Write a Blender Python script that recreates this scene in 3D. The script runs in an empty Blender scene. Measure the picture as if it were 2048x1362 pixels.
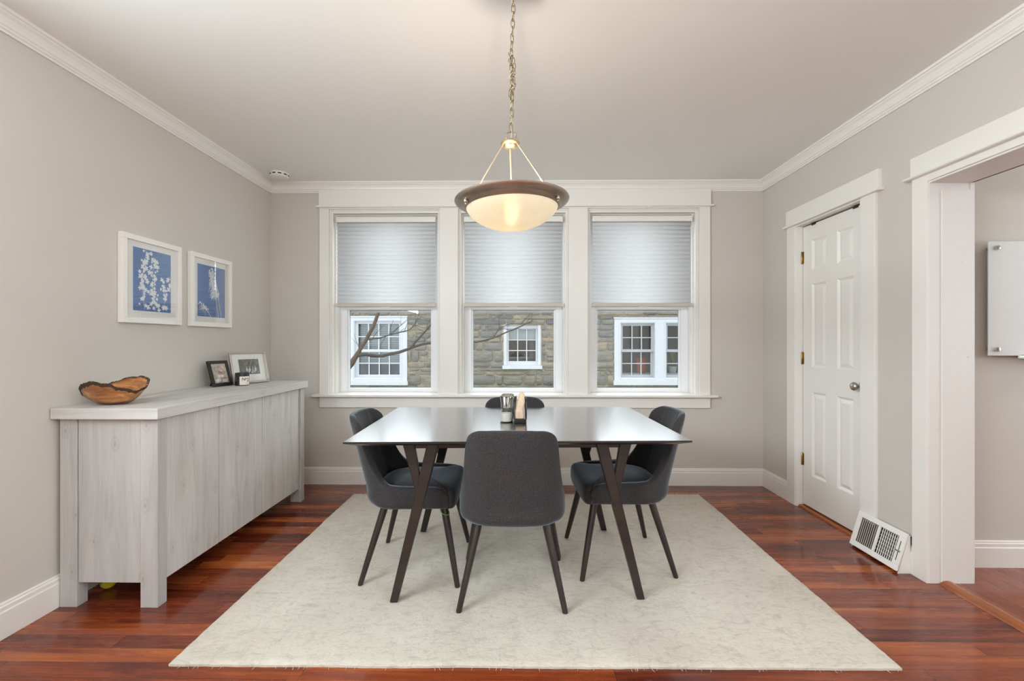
import bpy, bmesh, math, random
from mathutils import Vector, Matrix, noise as mnoise
sc = bpy.context.scene
COL = sc.collection
PI = math.pi

# ------------------------------------------------------------------ camera
YAW = math.atan(11.5 / 900.0)
cam_d = bpy.data.cameras.new('camera'); cam = bpy.data.objects.new('camera', cam_d); COL.objects.link(cam)
cam_d.sensor_fit = 'HORIZONTAL'; cam_d.sensor_width = 36.0; cam_d.lens = 900.0 / 2048 * 36.0
cam_d.shift_y = 2.5 / 2048
cam_d.clip_start = 0.05; cam_d.clip_end = 200
cam.location = (0, 0, 1.22); cam.rotation_euler = (PI / 2, 0, YAW)
sc.camera = cam
# ------------------------------------------------------------------ view, world
sc.view_settings.view_transform = 'Standard'; sc.view_settings.look = 'None'
sc.view_settings.gamma = 1.0; sc.view_settings.use_curve_mapping = False
sc.view_settings.exposure = 0.04
sc.cycles.use_denoising = True
sc.cycles.max_bounces = 10; sc.cycles.diffuse_bounces = 6; sc.cycles.transparent_max_bounces = 12
sc.cycles.sample_clamp_indirect = 6.0
sc.cycles.caustics_reflective = False; sc.cycles.caustics_refractive = False
world = bpy.data.worlds.new('overcast_sky'); sc.world = world; world.use_nodes = True
wn = world.node_tree; bg = wn.nodes['Background']
tc = wn.nodes.new('ShaderNodeTexCoord'); sp = wn.nodes.new('ShaderNodeSeparateXYZ'); rmp = wn.nodes.new('ShaderNodeValToRGB')
wn.links.new(tc.outputs['Generated'], sp.inputs[0]); wn.links.new(sp.outputs['Z'], rmp.inputs[0])
rmp.color_ramp.elements[0].position = 0.0; rmp.color_ramp.elements[0].color = (0.80, 0.86, 0.95, 1)
rmp.color_ramp.elements[1].position = 0.7; rmp.color_ramp.elements[1].color = (0.93, 0.97, 1.0, 1)
wn.links.new(rmp.outputs[0], bg.inputs['Color']); bg.inputs['Strength'].default_value = 2.0

def area_light(name, loc, rot, sx, sy, power, col):
    d = bpy.data.lights.new(name, 'AREA'); d.shape = 'RECTANGLE'; d.size = sx; d.size_y = sy
    d.energy = power; d.color = col
    o = bpy.data.objects.new(name, d); o.location = loc; o.rotation_euler = rot; COL.objects.link(o)
    return o
# fill lights added in unseen openings near the camera, plus kitchen window daylight
DAY = (0.82, 0.945, 1.0)
area_light('daylight_rear_window', (-1.58, -3.22, 1.3), (PI / 2, 0, 0), 0.9, 1.9, 2, DAY)  # added fill from behind, the rear openings invented for it
area_light('daylight_rear_window', (1.58, -3.22, 1.3), (PI / 2, 0, 0), 0.9, 1.9, 2, DAY)
area_light('daylight_high_window', (-2.10, -0.2, 2.06), (0, -PI / 2, 0), 0.5, 2.4, 128, DAY)  # added fill for the side walls, high openings invented for it
area_light('daylight_high_window', (2.06, -0.85, 2.20), (0, PI / 2, 0), 0.5, 2.4, 62, DAY)
area_light('daylight_kitchen_window', (5.26, 0.95, 1.55), (0, PI / 2, 0), 1.2, 1.1, 42, DAY)
# bright overcast sky above the neighbouring house
sd_ = bpy.data.lights.new('overcast_sun', 'SUN'); sd_.energy = 5.4; sd_.angle = math.radians(100); sd_.color = (0.90, 0.95, 1.0)
so_ = bpy.data.objects.new('overcast_sun', sd_); so_.rotation_euler = (math.radians(-58), 0, 0); so_.location = (0, 12, 10); COL.objects.link(so_)
# kitchen ceiling lamps, and one ceiling fill added behind the camera
def ceiling_light(loc, power, r, col=(1.0, 0.93, 0.84)):
    d = bpy.data.lights.new('ceiling_downlight', 'AREA'); d.shape = 'DISK'; d.size = r * 2; d.energy = power; d.color = col
    o = bpy.data.objects.new('ceiling_downlight', d); o.location = loc; COL.objects.link(o)
ceiling_light((3.7, 1.75, 2.57), 7, 0.07)
ceiling_light((4.4, 0.6, 2.57), 7, 0.07)
ceiling_light((0.0, -1.6, 2.57), 28, 0.18)  # added fill lamp behind the camera, no fixture known there

# ------------------------------------------------------------------ material helpers
MATS = {}
def srgb(r, g, b):
    f = lambda v: (v / 255 / 12.92) if v <= 10.3 else ((v / 255 + 0.055) / 1.055) ** 2.4
    return (f(r), f(g), f(b), 1)
class N:
    def __init__(s, name):
        s.m = bpy.data.materials.new(name); s.m.use_nodes = True
        s.t = s.m.node_tree; s.t.nodes.clear()
        s.out = s.t.nodes.new('ShaderNodeOutputMaterial')
    def n(s, typ, **kw):
        nd = s.t.nodes.new('ShaderNode' + typ)
        for k, v in kw.items():
            if hasattr(nd, k): setattr(nd, k, v)
        return nd
    def l(s, a, b): s.t.links.new(a, b)
    def set(s, inp, v):
        if hasattr(v, 'node'): s.l(v, inp)
        else: inp.default_value = v
    def math(s, op, a, b=None, c=None):
        nd = s.n('Math'); nd.operation = op
        s.set(nd.inputs[0], a)
        if b is not None: s.set(nd.inputs[1], b)
        if c is not None: s.set(nd.inputs[2], c)
        return nd.outputs[0]
    def coord(s, kind='Object'): return s.n('TexCoord').outputs[kind]
    def mapping(s, vec, scale=(1, 1, 1), loc=(0, 0, 0), rot=(0, 0, 0)):
        nd = s.n('Mapping'); s.l(vec, nd.inputs[0])
        nd.inputs['Scale'].default_value = scale; nd.inputs['Location'].default_value = loc; nd.inputs['Rotation'].default_value = rot
        return nd.outputs[0]
    def noise(s, vec, scale=5, detail=3, rough=0.5, dist=0.0):
        nd = s.n('TexNoise'); s.l(vec, nd.inputs['Vector']); nd.inputs['Scale'].default_value = scale
        nd.inputs['Detail'].default_value = detail; nd.inputs['Roughness'].default_value = rough; nd.inputs['Distortion'].default_value = dist
        return nd.outputs['Fac']
    def ramp(s, fac, stops):
        nd = s.n('ValToRGB'); s.l(fac, nd.inputs[0]); cr = nd.color_ramp
        while len(cr.elements) < len(stops): cr.elements.new(0.5)
        for e, (p, c) in zip(cr.elements, stops): e.position = p; e.color = c if len(c) == 4 else (*c, 1)
        return nd.outputs[0]
    def mix(s, fac, a, b, mode='MIX'):
        nd = s.n('Mix'); nd.data_type = 'RGBA'; nd.blend_type = mode
        s.set(nd.inputs[0], fac); s.set(nd.inputs[6], a); s.set(nd.inputs[7], b)
        return nd.outputs[2]
    def bump(s, h, strength=0.2, dist=0.01):
        nd = s.n('Bump'); s.l(h, nd.inputs['Height']); nd.inputs['Strength'].default_value = strength; nd.inputs['Distance'].default_value = dist
        return nd.outputs[0]
    def bsdf(s, color, rough=0.5, metal=0.0, spec=0.5, normal=None, **kw):
        p = s.n('BsdfPrincipled'); s.set(p.inputs['Base Color'], color); s.set(p.inputs['Roughness'], rough)
        s.set(p.inputs['Metallic'], metal); s.set(p.inputs['Specular IOR Level'], spec)
        if normal is not None: s.l(normal, p.inputs['Normal'])
        for k, v in kw.items(): s.set(p.inputs[k.replace('_', ' ')], v)
        return p.outputs[0]
    def done(s, sh):
        s.l(sh, s.out.inputs['Surface']); MATS[s.m.name] = s.m; return s.m

def plain(name, col, rough=0.5, metal=0.0, spec=0.5, var=0.04, scale=6, bump=0.0, bscale=200, **kw):
    n = N(name); v = n.coord()
    f = n.noise(v, scale, 3)
    c2 = tuple(min(1, c * (1 - var * 2)) for c in col[:3]) + (1,)
    c = n.mix(f, col, c2)
    nm = n.bump(n.noise(v, bscale, 2), bump, 0.002) if bump else None
    return n.done(n.bsdf(c, rough, metal, spec, nm, **kw))

M = {}
M['wall'] = plain('wall_paint', srgb(206, 200, 192), 0.72, spec=0.3, var=0.012, scale=1.5, bump=0.04, bscale=160)
M['ceiling'] = plain('ceiling_paint', srgb(239, 240, 237), 0.85, spec=0.2, var=0.01, scale=1.0)
M['trim'] = plain('white_trim_paint', srgb(236, 233, 228), 0.35, spec=0.5, var=0.015, scale=3, bump=0.02, bscale=60)
def worn_trim():
    n = N('worn_white_paint'); v = n.coord()
    f = n.noise(n.mapping(v, (14, 14, 9)), 4, 4, 0.6)
    c = n.ramp(f, [(0.0, srgb(60, 52, 46)), (0.245, srgb(120, 110, 100)), (0.27, srgb(226, 223, 219)), (1, srgb(230, 227, 223))])
    return n.done(n.bsdf(c, 0.4))
M['worn'] = worn_trim()
M['vinyl'] = plain('white_vinyl', srgb(240, 241, 243), 0.3, spec=0.5, var=0.01)
M['whitewood'] = plain('white_frame_lacquer', srgb(240, 237, 232), 0.35, var=0.01)
M['black'] = plain('black_lacquer', srgb(30, 28, 28), 0.3, var=0.05)
M['darkgap'] = plain('dark_cavity', srgb(28, 26, 25), 0.9, spec=0.1)  # near-black colour standing in for the shade in gaps and slots
M['brass'] = plain('aged_brass', srgb(176, 150, 92), 0.3, 1.0, var=0.15, scale=60)
M['nickel'] = plain('brushed_nickel', srgb(190, 184, 172), 0.28, 1.0, var=0.08, scale=40)
M['pewter'] = plain('antique_pewter', srgb(205, 192, 176), 0.42, 1.0, var=0.25, scale=14)
M['chain'] = plain('aged_chain_metal', srgb(168, 152, 122), 0.35, 1.0, var=0.2, scale=80)
M['champagne'] = plain('champagne_metal', srgb(215, 198, 165), 0.35, 1.0, var=0.05)
M['silver'] = plain('silver_leaf', srgb(205, 196, 186), 0.3, 1.0, var=0.08, scale=30)
M['steel'] = plain('stainless_steel', srgb(205, 202, 198), 0.18, 1.0, var=0.03)
M['chrome'] = plain('chrome', srgb(200, 200, 200), 0.12, 1.0, var=0.02)
M['mat'] = plain('picture_mat_board', srgb(238, 236, 230), 0.8, var=0.01)
M['label'] = plain('paper_label', srgb(236, 228, 214), 0.7, var=0.03)
M['ink'] = plain('black_ink', srgb(26, 24, 24), 0.6)
M['jar'] = plain('smoked_glass_jar', srgb(38, 40, 44), 0.08, spec=0.7, var=0.1)
M['salt'] = plain('white_salt', srgb(242, 232, 222), 0.9, var=0.06, scale=300)
M['pepper'] = plain('peppercorns', srgb(52, 40, 32), 0.9, var=0.4, scale=300)
M['ball'] = plain('yellow_felt', srgb(214, 196, 26), 0.9, var=0.1, scale=90, bump=0.3, bscale=400)
M['green'] = plain('green_elastic', srgb(110, 160, 60), 0.6)
M['orange'] = plain('terracotta_red', srgb(214, 84, 52), 0.6, var=0.06)
M['plastic'] = plain('white_plastic', srgb(232, 232, 228), 0.4, var=0.01)
M['ventwhite'] = plain('enamelled_steel', srgb(238, 235, 230), 0.35, var=0.01)
M['ventbeige'] = plain('beige_louver', srgb(205, 196, 186), 0.5, var=0.03)
M['cord'] = plain('clear_lamp_cord', srgb(214, 196, 150), 0.4, var=0.05)
M['glassboard'] = plain('white_glass_board', srgb(226, 228, 228), 0.06, spec=0.8, var=0.005, Coat_Weight=0.6, Coat_Roughness=0.03)
M['grass'] = plain('ground_soil', srgb(96, 100, 70), 0.95, var=0.2, scale=3)
M['outsidepaint'] = plain('white_exterior_paint', srgb(226, 229, 234), 0.5, var=0.03, scale=9)
M['sashgrey'] = plain('grey_storm_sash', srgb(190, 194, 198), 0.5, var=0.03)
M['nroom'] = plain('dim_interior', srgb(120, 118, 116), 0.9, var=0.1, scale=2)
M['nblind'] = plain('neighbour_blind', srgb(214, 216, 214), 0.7, var=0.03)
M['leaf'] = plain('houseplant_leaf', srgb(120, 140, 70), 0.6, var=0.3, scale=20)
M['bark'] = plain('bark', srgb(116, 98, 80), 0.9, var=0.35, scale=18, bump=0.5, bscale=60)
M['twig'] = plain('twig_bark', srgb(84, 80, 74), 0.9, var=0.25, scale=30)
M['roofing'] = plain('grey_roofing', srgb(96, 98, 102), 0.9, var=0.15, scale=12)
M['gasket'] = plain('grey_gasket', srgb(120, 128, 134), 0.6)

def napkin_mat():
    n = N('beige_paper_napkin'); v = n.coord()
    f = n.noise(v, 60, 4)
    c = n.ramp(f, [(0.3, srgb(206, 180, 152)), (0.7, srgb(224, 200, 174))])
    return n.done(n.bsdf(c, 0.9, spec=0.1, normal=n.bump(f, 0.3, 0.002)))
M['napkin'] = napkin_mat()

def floor_mat(name, axis, stops, w=0.0786, L=1.15):
    n = N(name); v = n.coord(); s = n.n('SeparateXYZ'); n.l(v, s.inputs[0])
    a, b = (s.outputs[0], s.outputs[1]) if axis == 'X' else (s.outputs[1], s.outputs[0])
    ry = n.math('DIVIDE', n.math('ADD', b, 20.0), w); row = n.math('FLOOR', ry); fy = n.math('FRACT', ry)
    wn1 = n.n('TexWhiteNoise'); wn1.noise_dimensions = '1D'; n.l(row, wn1.inputs['W'])
    rx = n.math('DIVIDE', n.math('ADD', n.math('ADD', a, 20.0), n.math('MULTIPLY', wn1.outputs['Value'], 3.1)), L)
    colm = n.math('FLOOR', rx); fx = n.math('FRACT', rx)
    cb = n.n('CombineXYZ'); n.l(row, cb.inputs[0]); n.l(colm, cb.inputs[1])
    wn2 = n.n('TexWhiteNoise'); wn2.noise_dimensions = '2D'; n.l(cb.outputs[0], wn2.inputs['Vector'])
    # grain: stretched noise shifted per plank
    cg = n.n('CombineXYZ'); n.l(n.math('MULTIPLY', a, 2.2), cg.inputs[0]); n.l(n.math('MULTIPLY', b, 38.0), cg.inputs[1])
    n.l(n.math('MULTIPLY', wn2.outputs['Value'], 37.0), cg.inputs[2])
    g = n.noise(cg.outputs[0], 1.0, 5, 0.62, 0.6)
    cg2 = n.n('CombineXYZ'); n.l(n.math('MULTIPLY', a, 1.1), cg2.inputs[0]); n.l(n.math('MULTIPLY', b, 9.0), cg2.inputs[1])
    n.l(n.math('MULTIPLY', wn2.outputs['Value'], 71.0), cg2.inputs[2])
    g2 = n.noise(cg2.outputs[0], 1.0, 3, 0.5, 0.4)
    tone = n.math('ADD', n.math('ADD', 0.04, n.math('MULTIPLY', wn2.outputs['Value'], 0.32)), n.math('ADD', n.math('MULTIPLY', n.math('SUBTRACT', g, 0.5), 0.5), n.math('MULTIPLY', g2, 0.62)))
    c = n.ramp(tone, stops)
    streak = n.ramp(g2, [(0.27, (0.28, 0.22, 0.2)), (0.42, (1, 1, 1))])
    c = n.mix(0.75, c, streak, 'MULTIPLY')
    gy = n.math('MINIMUM', fy, n.math('SUBTRACT', 1.0, fy)); gx = n.math('MINIMUM', fx, n.math('SUBTRACT', 1.0, fx))
    gap = n.math('MINIMUM', n.math('DIVIDE', gy, 0.014), n.math('DIVIDE', gx, 0.0014))
    gap = n.math('MINIMUM', gap, 1.0)
    c = n.mix(gap, (0.012, 0.005, 0.004, 1), c)
    nm = n.bump(gap, 0.35, 0.002)
    rough = n.math('ADD', 0.22, n.math('MULTIPLY', g, 0.10))
    return n.done(n.bsdf(c, rough, spec=0.2, normal=nm, Coat_Weight=0.45, Coat_Roughness=0.05))
M['floor'] = floor_mat('cherry_plank_floor', 'X', [(0.16, (0.045, 0.009, 0.005)), (0.38, (0.120, 0.020, 0.008)), (0.56, (0.23, 0.044, 0.012)), (0.74, (0.40, 0.105, 0.020)), (0.92, (0.54, 0.20, 0.045))])
M['floor2'] = floor_mat('kitchen_plank_floor', 'Y', [(0.12, (0.13, 0.024, 0.010)), (0.5, (0.22, 0.043, 0.015)), (0.95, (0.32, 0.080, 0.024))], w=0.082)
def threshold_mat():
    n = N('oak_red_threshold'); v = n.coord()
    f = n.noise(n.mapping(v, (60, 4, 60)), 1, 4)
    c = n.ramp(f, [(0.2, srgb(120, 62, 30)), (0.8, srgb(176, 98, 44))])
    return n.done(n.bsdf(c, 0.25, Coat_Weight=0.3))
M['threshold'] = threshold_mat()

def rug_mat():
    n = N('ivory_wool_rug'); v = n.coord()
    big = n.noise(v, 1.6, 4, 0.6, 0.5)
    fine = n.noise(v, 95, 3, 0.7)
    med = n.noise(n.mapping(v, (9, 22, 9)), 1.6, 5, 0.75, 1.2)
    med2 = n.noise(n.mapping(v, (12, 5, 9), rot=(0, 0, 0.6)), 1.6, 4, 0.7, 1.0)
    base = n.ramp(big, [(0.3, srgb(194, 184, 171)), (0.7, srgb(216, 207, 194))])
    fl = n.ramp(med, [(0.34, (0.52, 0.50, 0.49)), (0.50, (1, 1, 1))])
    fl2 = n.ramp(med2, [(0.33, (0.58, 0.56, 0.55)), (0.46, (1, 1, 1))])
    c = n.mix(0.5, base, fl, 'MULTIPLY'); c = n.mix(0.32, c, fl2, 'MULTIPLY')
    c = n.mix(n.math('MULTIPLY', fine, 0.38), c, srgb(176, 168, 156))
    h = n.math('ADD', n.math('MULTIPLY', fine, 0.6), n.math('MULTIPLY', med, 0.8))
    return n.done(n.bsdf(c, 0.95, spec=0.05, normal=n.bump(h, 0.55, 0.006)))
M['rug'] = rug_mat()

def fabric_mat():
    n = N('charcoal_tweed'); v = n.coord()
    f1 = n.noise(n.mapping(v, (1, 1, 2.2)), 330, 2, 0.7)
    f2 = n.noise(n.mapping(v, (2.4, 2.4, 0.7)), 260, 2, 0.7)
    big = n.noise(v, 7, 3)
    f = n.math('ADD', n.math('MULTIPLY', f1, 0.5), n.math('MULTIPLY', f2, 0.5))
    c = n.ramp(f, [(0.34, srgb(27, 26, 28)), (0.5, srgb(51, 50, 53)), (0.66, srgb(90, 86, 84))])
    c = n.mix(n.math('MULTIPLY', big, 0.35), c, srgb(72, 62, 54))
    return n.done(n.bsdf(c, 0.95, spec=0.15, normal=n.bump(f, 0.4, 0.0015), Sheen_Weight=0.5, Sheen_Roughness=0.35, Sheen_Tint=(0.72, 0.86, 1.0, 1)))
M['fabric'] = fabric_mat()

def dark_wood(name, c1, c2, rough, axis='Z', coat=0.2, ior=1.5, coatior=1.5, coatrough=0.1):
    n = N(name); v = n.coord()
    sc_ = {'Z': (30, 30, 2.5), 'X': (2.5, 30, 30), 'Y': (30, 2.5, 30)}[axis]
    f = n.noise(n.mapping(v, sc_), 1.2, 5, 0.6, 0.3)
    c = n.ramp(f, [(0.25, c1), (0.75, c2)])
    return n.done(n.bsdf(c, rough, normal=n.bump(f, 0.06, 0.002), Coat_Weight=coat, Coat_Roughness=coatrough, Coat_IOR=coatior, IOR=ior))
M['legwood'] = dark_wood('espresso_leg_wood', srgb(24, 18, 15), srgb(46, 34, 28), 0.35, 'Z')
M['tablewood'] = dark_wood('espresso_table_wood', srgb(26, 20, 17), srgb(46, 36, 30), 0.30, 'X')
M['tabletop'] = dark_wood('polished_espresso_top', srgb(46, 35, 30), srgb(66, 51, 43), 0.26, 'X', coat=1.0, ior=1.5, coatior=1.8, coatrough=0.19)

def grey_wood(name, axis, seed=0.0, tone=1.0):
    n = N(name); v = n.coord()
    S = {'Z': (13, 13, 1.1), 'Y': (13, 1.1, 13), 'X': (1.1, 13, 13)}[axis]
    S2 = {'Z': (5, 5, 0.9), 'Y': (5, 0.9, 5), 'X': (0.9, 5, 5)}[axis]
    S3 = {'Z': (130, 130, 3), 'Y': (130, 3, 130), 'X': (3, 130, 130)}[axis]
    f = n.noise(n.mapping(v, S, (seed, seed * 2, seed)), 1.0, 5, 0.65, 0.6)
    big = n.noise(n.mapping(v, S2, (seed, 0, seed)), 1.4, 3, 0.5, 0.8)
    fi = n.noise(n.mapping(v, S3), 1.0, 3, 0.7, 0.2)
    sx_ = n.n('SeparateXYZ'); n.l(v, sx_.inputs[0]); cx_ = n.n('CombineXYZ')
    A_, B_ = {'Z': (n.math('ADD', sx_.outputs[0], sx_.outputs[1]), sx_.outputs[2]), 'Y': (n.math('ADD', sx_.outputs[0], sx_.outputs[2]), sx_.outputs[1]), 'X': (n.math('ADD', sx_.outputs[1], sx_.outputs[2]), sx_.outputs[0])}[axis]
    n.l(n.math('MULTIPLY', n.math('ADD', A_, seed), 6.2), cx_.inputs[0]); n.l(n.math('MULTIPLY', n.math('ADD', B_, seed), 3.4), cx_.inputs[1])
    k = n.n('TexVoronoi'); k.voronoi_dimensions = '2D'; n.l(cx_.outputs[0], k.inputs['Vector']); k.inputs['Scale'].default_value = 1.0
    knot = n.ramp(k.outputs['Distance'], [(0.0, (0.50, 0.46, 0.43)), (0.035, (0.82, 0.79, 0.77)), (0.06, (0.98, 0.97, 0.96)), (0.10, (0.86, 0.84, 0.83)), (0.14, (1, 1, 1))])
    c = n.ramp(f, [(0.25, srgb(158, 155, 153)), (0.5, srgb(196, 194, 192)), (0.75, srgb(220, 219, 217))])
    c = n.mix(n.math('MULTIPLY', big, 0.9), c, srgb(206, 203, 199))
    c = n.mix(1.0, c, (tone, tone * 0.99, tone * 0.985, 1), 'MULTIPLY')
    st = n.ramp(fi, [(0.30, (0.60, 0.57, 0.55)), (0.46, (1, 1, 1))])
    c = n.mix(0.42, c, st, 'MULTIPLY'); c = n.mix(0.6, c, knot, 'MULTIPLY')
    return n.done(n.bsdf(c, 0.55, spec=0.35, normal=n.bump(f, 0.15, 0.003)))
M['grey_v'] = grey_wood('whitewashed_pine_upright', 'Z', 0.0, 0.84)  # darker copy: shade on legs and end panel put into the colour
M['grey_v2'] = grey_wood('whitewashed_pine_door', 'Z', 3.7, 1.04)  # lighter copy: light on the door fronts put into the colour
M['grey_x'] = grey_wood('whitewashed_pine_end_edge', 'X', 2.1)
M['grey_y'] = grey_wood('whitewashed_pine_top', 'Y', 1.3)

def bowl_mat():
    n = N('turned_olive_wood'); v = n.coord()
    f = n.noise(n.mapping(v, (3, 14, 26)), 1.4, 4, 0.6, 1.5)
    c = n.ramp(f, [(0.25, srgb(108, 58, 26)), (0.5, srgb(166, 104, 54)), (0.72, srgb(206, 150, 88))])
    s = n.n('SeparateXYZ'); n.l(v, s.inputs[0])
    base = n.ramp(n.math('ADD', n.math('MULTIPLY', s.outputs[2], 18.0), n.math('MULTIPLY', f, 0.25)), [(0.36, (0.22, 0.14, 0.1)), (0.46, (1, 1, 1))])
    c = n.mix(0.85, c, base, 'MULTIPLY')   # darker brown towards the foot
    return n.done(n.bsdf(c, 0.35, Coat_Weight=0.3))
M['bowl'] = bowl_mat()
M['rimbark'] = plain('live_edge_bark', srgb(84, 62, 46), 0.9, var=0.4, scale=60, bump=0.8, bscale=120)

def glass_mat(name, f0=0.06, tint=(0.97, 0.985, 0.98, 1), rough=0.0, scale=1.0):
    n = N(name)
    tr = n.n('BsdfTransparent'); tr.inputs[0].default_value = tint
    gl = n.n('BsdfGlossy'); gl.inputs['Roughness'].default_value = rough; gl.inputs['Color'].default_value = (1, 1, 1, 1)
    g = n.n('NewGeometry'); lw = n.n('Fresnel')
    n.l(n.math('ADD', f0, n.math('MULTIPLY', g.outputs['Backfacing'], 1.0 / f0 - f0)), lw.inputs['IOR'])
    mx = n.n('MixShader'); n.l(n.math('MULTIPLY', lw.outputs[0], scale), mx.inputs[0]); n.l(tr.outputs[0], mx.inputs[1]); n.l(gl.outputs[0], mx.inputs[2])
    return n.done(mx.outputs[0])
M['glass'] = glass_mat('window_glass', 1.45)
M['picglass'] = glass_mat('picture_glass', 1.75, (1, 1, 1, 1))
M['nglass'] = glass_mat('neighbour_glass', 1.6, (0.92, 0.95, 0.96, 1))
M['clear'] = glass_mat('clear_grinder_glass', 1.5, (0.93, 0.95, 0.95, 1))

def shade_mat():
    n = N('cellular_shade_fabric'); v = n.coord()
    f = n.noise(n.mapping(v, (18, 18, 90)), 1.0, 3)
    c = n.ramp(f, [(0.3, srgb(238, 240, 241)), (0.7, srgb(242, 244, 245))])
    d = n.n('BsdfDiffuse'); n.l(c, d.inputs[0])
    t = n.n('BsdfTranslucent'); n.l(c, t.inputs[0])
    mx = n.n('MixShader'); mx.inputs[0].default_value = 0.46; n.l(d.outputs[0], mx.inputs[1]); n.l(t.outputs[0], mx.inputs[2])
    return n.done(mx.outputs[0])
M['shade'] = shade_mat()
def bowlglass_mat():
    n = N('alabaster_lamp_glass'); v = n.coord()
    f = n.noise(v, 7, 3, 0.5, 0.6)
    c = n.ramp(f, [(0.3, (0.95, 0.84, 0.62)), (0.7, (0.98, 0.9, 0.74))])
    t = n.n('BsdfTranslucent'); n.l(n.mix(1.0, c, (0.15, 0.15, 0.15, 1), 'MULTIPLY'), t.inputs[0])
    d = n.bsdf(c, 0.25)
    mx = n.n('MixShader'); mx.inputs[0].default_value = 0.35; n.l(t.outputs[0], mx.inputs[1]); n.l(d, mx.inputs[2])
    rf = n.n('BsdfRefraction'); n.l(c, rf.inputs['Color']); rf.inputs['Roughness'].default_value = 0.5; rf.inputs['IOR'].default_value = 1.25
    m2 = n.n('MixShader'); m2.inputs[0].default_value = 0.17; n.l(mx.outputs[0], m2.inputs[1]); n.l(rf.outputs[0], m2.inputs[2])
    e = n.n('Emission'); n.l(c, e.inputs[0]); e.inputs[1].default_value = 0.36
    ad = n.n('AddShader'); n.l(m2.outputs[0], ad.inputs[0]); n.l(e.outputs[0], ad.inputs[1])
    return n.done(ad.outputs[0])
M['lampglass'] = bowlglass_mat()
def bulb_mat():
    n = N('frosted_bulb'); e = n.n('Emission'); e.inputs[0].default_value = (1, 0.85, 0.6, 1); e.inputs[1].default_value = 40
    return n.done(e.outputs[0])
M['bulb'] = bulb_mat()

def stone_mat():
    n = N('schist_stone'); v = n.coord(); g = n.n('NewGeometry')
    r = g.outputs['Random Per Island']
    c = n.ramp(r, [(0.0, srgb(124, 125, 126)), (0.2, srgb(150, 147, 140)), (0.4, srgb(174, 164, 145)), (0.55, srgb(138, 140, 141)), (0.7, srgb(160, 154, 142)), (0.85, srgb(184, 170, 148)), (1.0, srgb(132, 130, 124))])
    f = n.noise(n.mapping(v, (4, 4, 16)), 1.5, 5, 0.7, 0.6)
    sh = n.ramp(f, [(0.25, (0.5, 0.5, 0.5)), (0.5, (0.95, 0.95, 0.95)), (0.75, (1.2, 1.17, 1.1))])
    c = n.mix(0.8, c, sh, 'MULTIPLY')
    s = n.n('SeparateXYZ'); n.l(v, s.inputs[0])
    mossn = n.noise(v, 3.0, 4, 0.6)
    moss = n.ramp(n.math('SUBTRACT', n.math('ADD', mossn, 0.22), n.math('MULTIPLY', s.outputs[2], 0.55)), [(0.34, (0, 0, 0)), (0.46, (1, 1, 1))])
    c = n.mix(n.math('MULTIPLY', moss, 0.2), c, srgb(128, 132, 84))
    return n.done(n.bsdf(c, 0.9, spec=0.2, normal=n.bump(f, 0.9, 0.03)))
M['stone'] = stone_mat()
M['mortar'] = plain('tan_mortar', srgb(186, 176, 154), 0.95, var=0.12, scale=8, bump=0.4, bscale=40)

def photo_mat(name, stops, scale):
    n = N(name); v = n.coord()
    f = n.noise(v, scale, 4, 0.6, 1.0)
    return n.done(n.bsdf(n.ramp(f, stops), 0.25))
M['print_blue'] = photo_mat('cyanotype_blue', [(0.2, srgb(6, 82, 152)), (0.8, srgb(14, 98, 172))], 6)
M['print_white'] = plain('cyanotype_white', srgb(232, 238, 242), 0.5, var=0.03)
M['snap_colour'] = photo_mat('colour_snapshot', [(0.25, srgb(60, 66, 44)), (0.42, srgb(140, 138, 96)), (0.5, srgb(168, 152, 122)), (0.58, srgb(196, 150, 140)), (0.75, srgb(206, 204, 200))], 42)
M['snap_bw'] = photo_mat('black_white_snapshot', [(0.3, srgb(48, 50, 48)), (0.55, srgb(92, 96, 90)), (0.75, srgb(130, 134, 128))], 30)
M['snap_pale'] = plain('snapshot_pale_figures', srgb(218, 212, 208), 0.5, var=0.12, scale=120)
M['snap_red'] = plain('snapshot_red_dress', srgb(196, 88, 84), 0.5, var=0.15, scale=120)
M['snap_dark'] = plain('snapshot_dark_hair', srgb(70, 58, 52), 0.5, var=0.2, scale=120)

# ------------------------------------------------------------------ mesh helpers
def box(bm, x0, x1, y0, y1, z0, z1, mi=0):
    vs = [bm.verts.new((x, y, z)) for x in (x0, x1) for y in (y0, y1) for z in (z0, z1)]
    for f in ((0, 1, 3, 2), (4, 6, 7, 5), (0, 4, 5, 1), (2, 3, 7, 6), (0, 2, 6, 4), (1, 5, 7, 3)):
        bm.faces.new([vs[i] for i in f]).material_index = mi
    return vs
def prism(bm, pts, axis, a, b, mi=0):
    """2D profile extruded along an axis. pts are (u, v) in the two other axes (in x,y,z order)."""
    def P(u, v, w):
        return {'X': (w, u, v), 'Y': (u, w, v), 'Z': (u, v, w)}[axis]
    A = [bm.verts.new(P(u, v, a)) for u, v in pts]; B = [bm.verts.new(P(u, v, b)) for u, v in pts]
    n = len(pts)
    for i in range(n):
        bm.faces.new((A[i], A[(i + 1) % n], B[(i + 1) % n], B[i])).material_index = mi
    bm.faces.new(A[::-1]).material_index = mi; bm.faces.new(B).material_index = mi
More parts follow.
